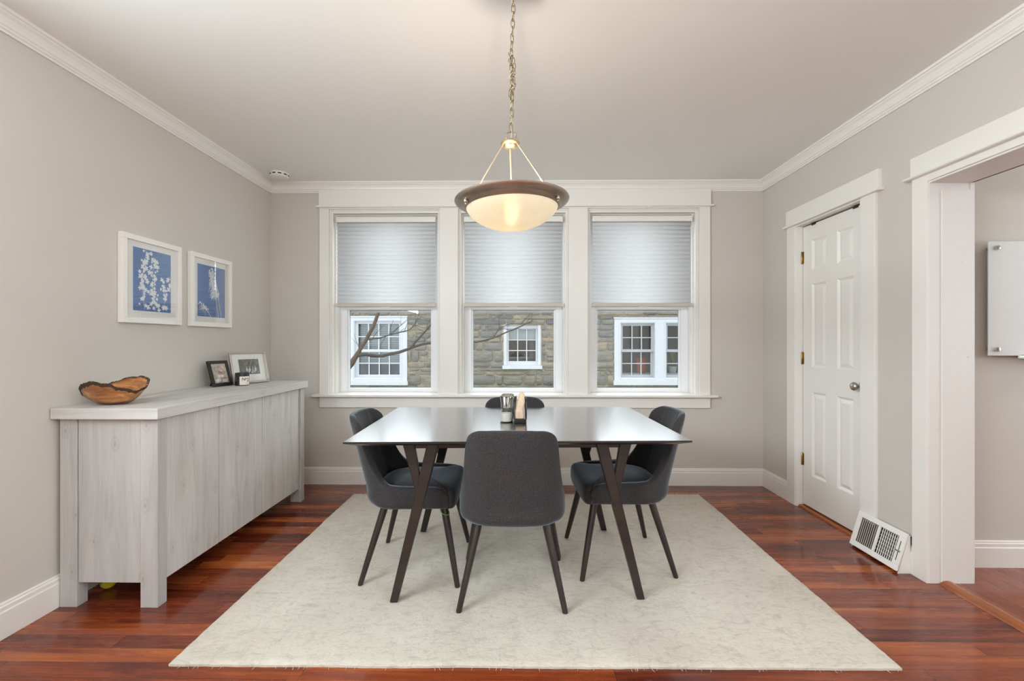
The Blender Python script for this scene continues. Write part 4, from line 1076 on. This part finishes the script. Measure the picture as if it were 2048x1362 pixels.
def blossoms(bm, a0, a1, c0, c1):
    rnd = random.Random(11); XX = [0.0170]
    def flower(y, z, s):
        XX[0] += 0.00004; X = XX[0]
        n = rnd.choice((4, 5, 5)); rot = rnd.random() * 6
        vs = []
        for k in range(n * 4):
            a = rot + 2 * PI * k / (n * 4); rr = s * (0.45 + 0.55 * abs(math.cos((a - rot) * n / 2)) ** 0.7) * rnd.uniform(0.85, 1.1)
            vs.append((min(max(y + rr * math.cos(a), a0 + 0.001), a1 - 0.001), min(max(z + rr * math.sin(a), c0 + 0.001), c1 - 0.001)))
        c = bm.verts.new((X, y, z)); V = [bm.verts.new((X, p[0], p[1])) for p in vs]
        for k in range(len(V)): bm.faces.new((c, V[k], V[(k + 1) % len(V)]))
    W, H = a1 - a0, c1 - c0
    for fx, top, bot, amp in ((0.27, 1.0, 0.02, 0.05), (0.52, 0.9, 0.0, 0.035), (0.78, 0.55, 0.05, 0.03), (0.95, 0.62, 0.40, 0.02)):
        ph = rnd.random() * 6; n = 40; prev = None
        for k in range(n + 1):
            t = k / n; z = c0 + H * (bot + (top - bot) * t); y = a0 + W * (fx + amp * math.sin(ph + t * 5))
            if prev:
                XX[0] += 0.000002; X = XX[0]; w = 0.0009; vs = [bm.verts.new((X, prev[0] - w, prev[1])), bm.verts.new((X, prev[0] + w, prev[1])), bm.verts.new((X, y + w, z)), bm.verts.new((X, y - w, z))]; bm.faces.new(vs)
            prev = (y, z)
        for k in range(int(46 * (top - bot))):
            t = rnd.random(); z = c0 + H * (bot + (top - bot) * t); y = a0 + W * (fx + amp * math.sin(ph + t * 5)) + rnd.gauss(0, 0.016)
            if a0 + 0.008 < y < a1 - 0.008 and c0 + 0.008 < z < c1 - 0.008: flower(y, z, rnd.uniform(0.008, 0.0165))
def plumes(bm, a0, a1, c0, c1):
    rnd = random.Random(5); XX = [0.0170]; W, H = a1 - a0, c1 - c0
    def stroke(pts, w):
        for p, q in zip(pts[:-1], pts[1:]):
            XX[0] += 0.0000025; X = XX[0]
            d = Vector((q[0] - p[0], q[1] - p[1]));
            if d.length < 1e-6: continue
            n = Vector((-d.y, d.x)).normalized() * w
            P = [(p[0] - n.x, p[1] - n.y), (p[0] + n.x, p[1] + n.y), (q[0] + n.x, q[1] + n.y), (q[0] - n.x, q[1] - n.y)]
            P = [(min(max(a, a0), a1), min(max(b, c0), c1)) for a, b in P]
            try: bm.faces.new([bm.verts.new((X, a, b)) for a, b in P])
            except ValueError: pass
    for (x0, x1, xt, zt, sp) in ((0.86, 0.70, 0.50, 0.98, 0.3), (0.74, 0.62, 0.42, 0.93, 0.34), (0.46, 0.32, 0.08, 0.26, 0.2)):
        st = []
        for k in range(30):
            t = k / 29; u = (1 - t) ** 2 * x0 + 2 * t * (1 - t) * x1 + t * t * xt
            st.append((a0 + W * u, c0 + H * zt * t))
        stroke(st, 0.0016)
        for m in range(170 if zt > 0.5 else 46):
            t = rnd.uniform(0.42, 1.0); k = int(t * 29); p = st[k]; l = rnd.uniform(0.015, 0.06) * (1.25 - t) * 1.5
            dr = rnd.choice((-1, -1, -1, 0.35)) * rnd.uniform(0.3, 1.0)
            q = (p[0] + dr * l * 0.55, p[1] + l * rnd.uniform(0.2, 0.6)); e = (p[0] + dr * l * 1.2, p[1] + l * rnd.uniform(-0.5, 0.2))
            stroke([p, q, e], 0.0011 if zt > 0.5 else 0.0008)
wall_print('white framed blue print of hanging white blossoms, nearer the camera', 2.36, 2.783, 1.324, 1.808, 2.440, 2.708, 1.394, 1.744, blossoms)
wall_print('white framed blue print of pale grass plumes, nearer the window corner', 2.865, 3.276, 1.322, 1.805, 2.936, 3.214, 1.390, 1.738, plumes)

# ------------------------------------------------------------------ pendant lamp
LS = 0.965; LP = Vector((-0.027 * LS, 1.783 * LS, 0))
pl = thing('pendant_lamp', 'bowl pendant lamp with pewter rim hanging on a long chain', 'lamp', (LP.x, LP.y, 1.22 * (1 - LS)))
pl.scale = (LS, LS, LS); ZCL = (ZC - 1.22 * (1 - LS)) / LS
ZG = 1.752
tilt = Matrix.Rotation(math.radians(-1.7), 3, 'Y')
def tilted(bm):
    bmesh.ops.rotate(bm, verts=bm.verts[:], cent=(0, 0, 1.9), matrix=tilt); return bm
bm = BM(); prof = [(0.182 * math.sin(t * PI / 2 / 16) ** 1.0, ZG - 0.088 * (math.cos(t * PI / 2 / 16)) ** 1.25) for t in range(17)]
prof[0] = (0.0, ZG - 0.088)
inn = [(max(0, r - 0.005), z + 0.004) for r, z in prof[::-1]]; inn[-1] = (0, inn[-1][1])
lathe(bm, prof + inn, 72)
obj('glass_bowl', tilted(bm), 'lampglass', pl, smooth=60)
bm = BM()
lathe(bm, [(0.176, ZG - 0.004), (0.184, ZG - 0.005), (0.190, ZG - 0.001), (0.196, ZG + 0.006), (0.204, ZG + 0.009), (0.216, ZG + 0.014), (0.224, ZG + 0.020), (0.2265, ZG + 0.025), (0.224, ZG + 0.030), (0.212, ZG + 0.032), (0.200, ZG + 0.030), (0.192, ZG + 0.020), (0.184, ZG + 0.008), (0.178, ZG + 0.002), (0.176, ZG - 0.004)], 96)
rim = obj('rim', tilted(bm), 'pewter', pl, smooth=50); rim['label'] = 'dark pewter rim'
cr_, zr_ = math.cos, math.sin
rodang = [math.radians(a) for a in (210, 330, 90)]
for a in rodang:
    bm = BM(); x, y = math.cos(a), math.sin(a)
    tube(bm, [(x * 0.030, y * 0.030, 2.000), (x * 0.184, y * 0.184, ZG + 0.004)], 0.0030, 10)
    obj('rod', tilted(bm), 'champagne', pl, smooth=60)
    bm = BM(); sphere(bm, (x * 0.199, y * 0.199, ZG + 0.001), 0.0078, 14, 8, 1.25); sphere(bm, (x * 0.199, y * 0.199, ZG - 0.010), 0.0045, 10, 6)
    obj('finial', tilted(bm), 'pewter', pl, smooth=60)
bm = BM(); lathe(bm, [(0, 1.985), (0.020, 1.985), (0.026, 1.990), (0.026, 1.998), (0.036, 2.000), (0.039, 2.005), (0.036, 2.010), (0.020, 2.013), (0.009, 2.018), (0.006, 2.024), (0, 2.024)], 36)
obj('hub', tilted(bm), 'champagne', pl, smooth=50)
bm = BM()
tube(bm, [(0.019 * math.cos(2 * PI * k / 24), 0.002, 2.034 + 0.019 * math.sin(2 * PI * k / 24)) for k in range(24)], 0.0026, 8, closed=True)
obj('hanging_ring', bm, 'chain', pl, smooth=60)
bm = BM(); ctop = Vector((0.008, 0.0, ZCL - 0.02)); cbot = Vector((0.0, 0.0, 2.053)); Lc = 0.037; nlk = int((ctop - cbot).length / 0.0305) + 1
rnd = random.Random(3)
for k in range(nlk):
    t = (k + 0.5) / nlk; c = cbot.lerp(ctop, t) + Vector((0.0025 * math.sin(t * 9), 0, 0))
    a = (PI / 2 if k % 2 else 0) + 0.5 + rnd.gauss(0, 0.25)
    hl, hw = 0.0195, 0.0072; pts = []
    for m in range(20):
        th = 2 * PI * m / 20; xx = hw * math.copysign(abs(math.cos(th)) ** 0.8, math.cos(th)); z = hl * math.copysign(abs(math.sin(th)) ** 0.85, math.sin(th))
        pts.append(c + Vector((xx * math.cos(a), xx * math.sin(a), z)))
    tube(bm, pts, 0.0016, 6, closed=True)
obj('chain', bm, 'chain', pl, smooth=60)
# gathered spare links tied to the middle of the chain
bm = BM()
for k in range(13):
    c = cbot.lerp(ctop, 0.24 + 0.030 * k * 0.82) + Vector((rnd.uniform(-0.011, 0.011), rnd.uniform(-0.008, 0.008), 0))
    a = rnd.random() * PI; tl = rnd.uniform(-0.7, 0.7); pts = []
    for m in range(16):
        th = 2 * PI * m / 16; xx = 0.0072 * math.cos(th); z = 0.017 * math.sin(th)
        pts.append(c + Vector((xx * math.cos(a) + z * math.sin(tl) * 0.6, xx * math.sin(a), z * math.cos(tl))))
    tube(bm, pts, 0.0015, 6, closed=True)
obj('gathered_links', bm, 'chain', pl, smooth=60)
bm = BM(); pts = []
for k in range(70):
    t = k / 69; c = cbot.lerp(ctop, t); amp = 0.0035 + 0.007 * math.exp(-((t - 0.36) / 0.12) ** 2)
    pts.append(c + Vector((amp * math.cos(k * 0.85), amp * math.sin(k * 0.85), 0)))
tube(bm, [Vector((0, 0, 2.02))] + pts, 0.0012, 6)
cd = obj('cord', bm, 'cord', pl, smooth=60); cd['label'] = 'clear gold lamp cord threaded through the chain'
bm = BM(); lathe(bm, [(0, ZCL), (0.058, ZCL), (0.058, ZCL - 0.006), (0.046, ZCL - 0.018), (0.014, ZCL - 0.026), (0, ZCL - 0.028)], 40, (0.008, 0, 0))
obj('ceiling_canopy', bm, 'pewter', pl, smooth=50)
bm = BM(); lathe(bm, [(0, 1.99), (0.0045, 1.99), (0.0045, 1.80), (0.016, 1.795), (0.016, 1.775), (0, 1.775)], 20)
st_ = obj('socket_stem', tilted(bm), 'champagne', pl, smooth=50)
bm = BM(); sphere(bm, (0, 0, 1.745), 0.026, 20, 12, 1.15)
obj('bulb', tilted(bm), 'bulb', pl, smooth=180)
for z_, e_ in ((1.776, 17), (1.690, 3)):
    ld = bpy.data.lights.new('lamp_bulb_light', 'POINT'); ld.energy = e_; ld.color = (1.0, 0.84, 0.64); ld.shadow_soft_size = 0.02
    lo = bpy.data.objects.new('lamp_bulb_light', ld); lo.location = (LP.x, LP.y, z_); COL.objects.link(lo)

# ------------------------------------------------------------------ outside: stone house, tree, ground
NY_ = 8.0
bm = BM(); box(bm, -14, 14, YB + 0.4, 20, -1.7, -1.5)
struct('ground', bm, 'grass', 'garden ground outside the windows', 'ground')
nh_ = thing('stone_house', 'neighbouring stone house with white windows seen through all three windows', 'house', (0, NY_, 0))
# window openings in the stone: x0,x1,z0,z1
NW = [(-3.02, -1.966, 0.449, 1.675), (-0.253, 0.413, 0.736, 1.515), (1.706, 3.62, 0.455, 1.648)]
def stonewall():
    bm = BM(); rnd = random.Random(21)
    z = -1.5
    X0, X1 = -6.0, 6.0
    def stone(x0, x1, z0, z1):
        if x1 - x0 < 0.03 or z1 - z0 < 0.02: return
        g = 0.007; x0 += g; x1 -= g; z0 += g * 0.8; z1 -= g * 0.8
        if x1 - x0 < 0.02 or z1 - z0 < 0.015: return
        pr = rnd.uniform(0.012, 0.04); c = min(x1 - x0, z1 - z0) * 0.16
        out = []
        m_ = 22; sd_k = rnd.random() * 90; per = []
        for k in range(m_):
            a_ = 2 * PI * k / m_; e_ = rnd.choice((0.28, 0.34, 0.42)) if k == 0 else e_
            ca, sa = math.cos(a_), math.sin(a_)
            px_ = (x0 + x1) / 2 + (x1 - x0) / 2 * math.copysign(abs(ca) ** e_, ca); pz_ = (z0 + z1) / 2 + (z1 - z0) / 2 * math.copysign(abs(sa) ** e_, sa)
            q_ = 0.008 * mnoise.noise((ca * 2.2 + sd_k, sa * 2.2, 0)); per.append((px_ - ca * abs(q_), pz_ + q_ * 0.6))
        cx, cz = (x0 + x1) / 2, (z0 + z1) / 2
        A = [bm.verts.new((a, 0.01, b)) for a, b in per]
        B = [bm.verts.new((a, -pr * 0.5, b)) for a, b in per]
        Cc = [bm.verts.new((cx + (a - cx) * 0.90 + rnd.gauss(0, 0.002), -pr + rnd.gauss(0, 0.0012), cz + (b - cz) * 0.82 + rnd.gauss(0, 0.002))) for a, b in per]
        m = len(per)
        for S, T_ in ((A, B), (B, Cc)):
            for k in range(m): bm.faces.new((S[k], S[(k + 1) % m], T_[(k + 1) % m], T_[k]))
        v = bm.verts.new((cx, -pr - 0.004, cz))
        for k in range(m): bm.faces.new((Cc[k], Cc[(k + 1) % m], v))
    while z < 1.80:
        h = rnd.choice((0.07, 0.10, 0.12, 0.16, 0.20)) * rnd.uniform(0.9, 1.1)
        x = X0 + rnd.uniform(-0.3, 0)
        while x < X1:
            w = rnd.uniform(0.16, 0.62) if rnd.random() < 0.75 else rnd.uniform(0.08, 0.16)
            segs = [(x, x + w)]
            for (a, b, c, d) in NW:
                if z + h > c and z < d:
                    ns = []
                    for s0, s1 in segs:
                        if s1 <= a or s0 >= b: ns.append((s0, s1))
                        else:
                            if z < c: stone(max(s0, a), min(s1, b), z, c)
                            if z + h > d: stone(max(s0, a), min(s1, b), d, z + h)
                            if s0 < a: ns.append((s0, a))
                            if s1 > b: ns.append((b, s1))
                    segs = ns
            for s0, s1 in segs:
                zz0, zz1 = z, z + h
                if rnd.random() < 0.22 and h > 0.13:
                    mid = z + h * rnd.uniform(0.4, 0.6); stone(s0, s1, z, mid); stone(s0, s1, mid, z + h)
                else: stone(s0, s1, zz0, zz1)
            x += w
        z += h
    return bm
bm = BM()
xs = [-9.0] + [v for w in NW for v in w[:2]] + [9.0]
for i in range(0, len(xs), 2): box(bm, xs[i], xs[i + 1], 0.0, 0.4, -1.6, 2.0)
for a, b, c, d in NW: box(bm, a, b, 0.0, 0.4, -1.6, c); box(bm, a, b, 0.0, 0.4, d, 2.0)
obj('mortar_wall', bm, 'mortar', nh_)
o = obj('stone_facing', stonewall(), 'stone', nh_, smooth=60)
bm = BM(); prism(bm, [(-0.22, 2.0), (-0.22, 2.06), (3.0, 2.50), (6.2, 2.06), (6.2, 2.0)], 'X', -9.2, 9.2)
obj('roof', bm, 'roofing', nh_)
bm = BM()
for x in (-9.0, 8.6): box(bm, x, x + 0.4, 0.4, 6.0, -1.6, 2.0)
box(bm, -9.0, 9.0, 5.6, 6.0, -1.6, 2.0)
obj('side_wall', bm, 'mortar', nh_)
def nsash(bm, x0, x1, z0, z1, y, cols, rows, t=0.045, mu=0.018, dep=0.03):
    box(bm, x0, x0 + t, y, y + dep, z0, z1); box(bm, x1 - t, x1, y, y + dep, z0, z1)
    box(bm, x0 + t, x1 - t, y, y + dep, z0, z0 + t); box(bm, x0 + t, x1 - t, y, y + dep, z1 - t, z1)
    for k in range(1, cols):
        c = x0 + t + (x1 - x0 - 2 * t) * k / cols; box(bm, c - mu / 2, c + mu / 2, y + 0.004, y + dep - 0.004, z0 + t, z1 - t)
    for k in range(1, rows):
        c = z0 + t + (z1 - z0 - 2 * t) * k / rows; box(bm, x0 + t, x1 - t, y + 0.006, y + dep - 0.006, c - mu / 2, c + mu / 2)
def frame4(bm, x0, x1, z0, z1, y0, y1, t, tb, tt):
    box(bm, x0, x0 + t, y0, y1, z0, z1); box(bm, x1 - t, x1, y0, y1, z0, z1)
    box(bm, x0 + t, x1 - t, y0, y1, z0, z0 + tb); box(bm, x0 + t, x1 - t, y0, y1, z1 - tt, z1)
def nroom(par, x0, x1, z0, z1):
    bm = BM(); box(bm, x0, x1, 1.2, 1.25, z0 - 0.3, z1 + 0.2); box(bm, x0 - 0.02, x0 + 0.0, 0.4, 1.25, z0 - 0.3, z1 + 0.2); box(bm, x1, x1 + 0.02, 0.4, 1.25, z0 - 0.3, z1 + 0.2)
    box(bm, x0, x1, 0.4, 1.25, z0 - 0.32, z0 - 0.3); box(bm, x0, x1, 0.4, 1.25, z1 + 0.18, z1 + 0.2)
    obj('dim_room', bm, 'nroom', par)
# left: double hung 4 over 4 with blinds
a, b, c, d = NW[0]
bm = BM(); frame4(bm, a, b, c + 0.06, d, -0.03, 0.16, 0.115, 0.075, 0.09); box(bm, a - 0.01, b + 0.012, -0.05, 0.0, d - 0.022, d + 0.004); box(bm, a - 0.02, b + 0.02, -0.075, 0.16, c, c + 0.075)
frame4(bm, a + 0.085, b - 0.085, c + 0.10, d - 0.06, -0.038, -0.02, 0.02, 0.02, 0.02)
w1 = obj('window_frame', bm, 'outsidepaint', nh_, bevel=0.004)
sx0, sx1, sz0, sz1 = a + 0.115, b - 0.115, c + 0.135, d - 0.09; zm = 1.06
bm = BM(); nsash(bm, sx0, sx1, zm - 0.02, sz1, 0.03, 4, 2); obj('window_sash', bm, 'outsidepaint', w1)
bm = BM(); nsash(bm, sx0, sx1, sz0, zm + 0.02, 0.065, 4, 2); obj('window_sash', bm, 'outsidepaint', w1)
bm = BM(); box(bm, sx0, sx1, 0.10, 0.104, sz0, sz1); obj('pane', bm, 'nglass', w1)
bm = BM()
for k in range(22): zz_ = sz1 - 0.02 - k * 0.0335; prism(bm, [(0.17, zz_), (0.192, zz_ - 0.024), (0.194, zz_ - 0.022), (0.172, zz_ + 0.002)], 'X', sx0 + 0.01, sx1 - 0.01)
obj('slatted_blind', bm, 'nblind', w1)
nroom(w1, a, b, c, d)
# middle: small 3x3 in deep splayed reveal
a, b, c, d = NW[1]
bm = BM(); box(bm, a - 0.02, b + 0.02, -0.06, 0.14, c, c + 0.065)
prism(bm, [(a, 0.0), (a + 0.055, 0.0), (a + 0.075, 0.14), (a, 0.14)], 'Z', c + 0.065, d); prism(bm, [(b, 0.0), (b - 0.055, 0.0), (b - 0.075, 0.14), (b, 0.14)], 'Z', c + 0.065, d)
box(bm, a, b, 0.05, 0.14, d - 0.055, d); box(bm, a + 0.05, b - 0.05, 0.05, 0.14, c + 0.06, c + 0.12)
w2 = obj('window_frame', bm, 'outsidepaint', nh_, bevel=0.004)
bm = BM(); nsash(bm, a + 0.07, b - 0.07, c + 0.115, d - 0.05, 0.11, 3, 3, 0.02, 0.016); obj('window_sash', bm, 'outsidepaint', w2)
bm = BM(); box(bm, a + 0.08, b - 0.08, 0.145, 0.149, c + 0.12, d - 0.05); obj('pane', bm, 'nglass', w2)
bm = BM(); box(bm, a + 0.07, b - 0.07, 0.19, 0.20, d - 0.25, d); obj('roller_shade', bm, 'nblind', w2)
nroom(w2, a, b, c, d)
# right: paired 3-wide double hung
a, b, c, d = NW[2]
bm = BM(); frame4(bm, a, b, c + 0.06, d, -0.03, 0.16, 0.115, 0.07, 0.10); box(bm, 2.415, 2.615, -0.03, 0.16, c + 0.13, d - 0.10); box(bm, a - 0.015, b + 0.015, -0.05, 0.0, d - 0.022, d + 0.004)
box(bm, a - 0.02, b + 0.02, -0.08, 0.16, c, c + 0.08)
for p, q in ((a + 0.085, 2.44), (2.585, b - 0.085)): frame4(bm, p, q, c + 0.10, d - 0.065, -0.038, -0.02, 0.02, 0.02, 0.02)
w3 = obj('window_frame', bm, 'outsidepaint', nh_, bevel=0.004)
for p, q in ((a + 0.115, 2.415), (2.615, b - 0.115)):
    bm = BM(); nsash(bm, p, q, zm - 0.02, d - 0.10, 0.03, 3, 2); obj('window_sash', bm, 'sashgrey', w3)
    bm = BM(); nsash(bm, p, q, c + 0.13, zm + 0.02, 0.065, 3, 2); obj('window_sash', bm, 'sashgrey', w3)
    bm = BM(); box(bm, p, q, 0.10, 0.104, c + 0.13, d - 0.10); obj('pane', bm, 'nglass', w3)
nroom(w3, a, b, c, d)
# things behind the neighbour's glass
bm = BM(); lathe(bm, [(0, 0), (0.075, 0), (0.083, 0.01), (0.100, 0.27), (0.092, 0.27), (0.08, 0.02), (0, 0.02)], 28)
po = obj('red_pot', bm, 'orange', smooth=40); po.location = (2.285, NY_ + 0.36, 0.645)
tag(po, 'orange-red pot behind the glass of the neighbouring right-hand window', 'pot')
bm = BM(); box(bm, 1.75, 3.58, NY_ + 0.22, NY_ + 0.50, 0.605, 0.645)
o = obj('inner_sill', bm, 'outsidepaint', None); o.parent = w3; o.location = (0, -NY_, 0); o.name = 'inner_sill'
pp = thing('potted_plant', 'green leafy houseplant behind the cut-off right pane of the neighbouring window', 'plant', (2.86, NY_ + 0.36, 0.645))
bm = BM(); lathe(bm, [(0, 0), (0.06, 0), (0.08, 0.12), (0.07, 0.12), (0.055, 0.01), (0, 0.01)], 20); obj('pot', bm, 'sashgrey', pp, smooth=40)
bm = BM(); rnd = random.Random(8)
for k in range(34):
    a_ = rnd.random() * 2 * PI; l = rnd.uniform(0.25, 0.55); sp_ = rnd.uniform(0.05, 0.22); w = rnd.uniform(0.008, 0.016)
    P = [Vector((math.cos(a_) * sp_ * t ** 1.6, math.sin(a_) * sp_ * t ** 1.6 * 0.5, 0.08 + l * (t - 0.25 * t * t))) for t in (0, 0.33, 0.66, 1.0)]
    s = Vector((-math.sin(a_), math.cos(a_), 0)) * w; L_ = [(p - s * f, p + s * f) for p, f in zip(P, (0.6, 1, 0.8, 0.1))]
    V = [(bm.verts.new(x), bm.verts.new(y)) for x, y in L_]
    for q in range(3): bm.faces.new((V[q][0], V[q][1], V[q + 1][1], V[q + 1][0]))
lf = obj('leaves', bm, 'leaf', pp); lf['kind'] = 'stuff'

# bare tree between the houses
tr = thing('bare_tree', 'bare leafless tree branching across the left and middle windows', 'tree', (-3.3, 6.0, -1.5))
def rel(p): return Vector(p) - Vector((-3.3, 6.0, -1.5))
def wob(pts, n=6, amp=0.012, seed=0):
    out = []; 
    for p, q in zip(pts[:-1], pts[1:]):
        p = Vector(p); q = Vector(q)
        for k in range(n):
            t = k / n; v = p.lerp(q, t); out.append(v + Vector((mnoise.noise(v * 5 + Vector((seed, 0, 0))), 0, mnoise.noise(v * 5 + Vector((0, seed, 9))))) * amp)
    out.append(Vector(pts[-1])); return out
bm = BM()
main = wob([(-3.3, 6.0, -1.5), (-3.15, 6.0, -0.3), (-2.80, 6.0, 0.30), (-2.46, 6.0, 0.68), (-2.227, 6.0, 0.935), (-2.11, 6.0, 1.10), (-1.944, 6.0, 1.411), (-1.84, 6.0, 1.68), (-1.75, 6.0, 2.1), (-1.5, 6.0, 2.9)])
n = len(main); tube(bm, [rel(p) for p in main], [0.10 - 0.075 * min(1, (i / n) / 0.55) - 0.012 * max(0, i / n - 0.55) for i in range(n)], 10)
obj('trunk', bm, 'bark', tr, smooth=60)
def branch(pts, r0, r1, m='twig', seed=1):
    P = wob(pts, 6, 0.014, seed); k = len(P); bm = BM()
    tube(bm, [rel(p) for p in P], [r0 + (r1 - r0) * i / (k - 1) for i in range(k)], 8)
    o = obj('branch', bm, m, tr, smooth=60); return P, o
b1, o1 = branch([(-2.14, 6.0, 1.035), (-2.02, 5.99, 1.052), (-1.81, 5.98, 1.034), (-1.575, 5.97, 1.082), (-1.407, 5.96, 1.143), (-1.193, 5.95, 1.195), (-0.75, 5.93, 1.26), (-0.55, 5.93, 1.215), (-0.33, 5.93, 1.27), (-0.05, 5.93, 1.38), (0.2, 5.95, 1.50)], 0.026, 0.006, seed=2)
b2, o2 = branch([(-1.42, 5.96, 1.14), (-1.32, 5.95, 1.25), (-1.193, 5.94, 1.40), (-1.0, 5.93, 1.62)], 0.015, 0.010, seed=3)
b3, o3 = branch([(-2.0, 6.0, 1.25), (-1.86, 5.98, 1.262), (-1.64, 5.96, 1.324), (-1.44, 5.95, 1.375), (-1.36, 5.94, 1.45), (-1.30, 5.94, 1.60)], 0.011, 0.003, seed=4)
b4, o4 = branch([(-0.33, 5.93, 1.27), (-0.24, 5.93, 1.40), (-0.10, 5.93, 1.455), (0.12, 5.93, 1.46), (0.26, 5.93, 1.48)], 0.007, 0.003, seed=5)
rnd = random.Random(12)
for P, par, cnt in ((b1, o1, 10), (b2, o2, 5), (b3, o3, 13), (b4, o4, 7)):
    bm = BM()
    for k in range(cnt):
        p = P[rnd.randrange(2, len(P))]; d = Vector((rnd.uniform(-0.4, 1.0), rnd.uniform(-0.3, 0.3), rnd.uniform(-0.3, 1.0))).normalized(); l = rnd.uniform(0.08, 0.34)
        q = p + d * l * 0.5 + Vector((0, 0, 0.015)); e = p + d * l + Vector((0.02, 0, 0.03))
        tube(bm, [rel(p), rel(q), rel(e)], [0.0042, 0.003, 0.0013], 5)
        if rnd.random() < 0.7:
            d2 = (d + Vector((rnd.uniform(-0.8, 0.8), 0, rnd.uniform(-0.8, 0.8)))).normalized(); tube(bm, [rel(q), rel(q + d2 * l * 0.4)], [0.0026, 0.0010], 5)
    tw = obj('twigs', bm, 'twig', par); tw['kind'] = 'stuff'
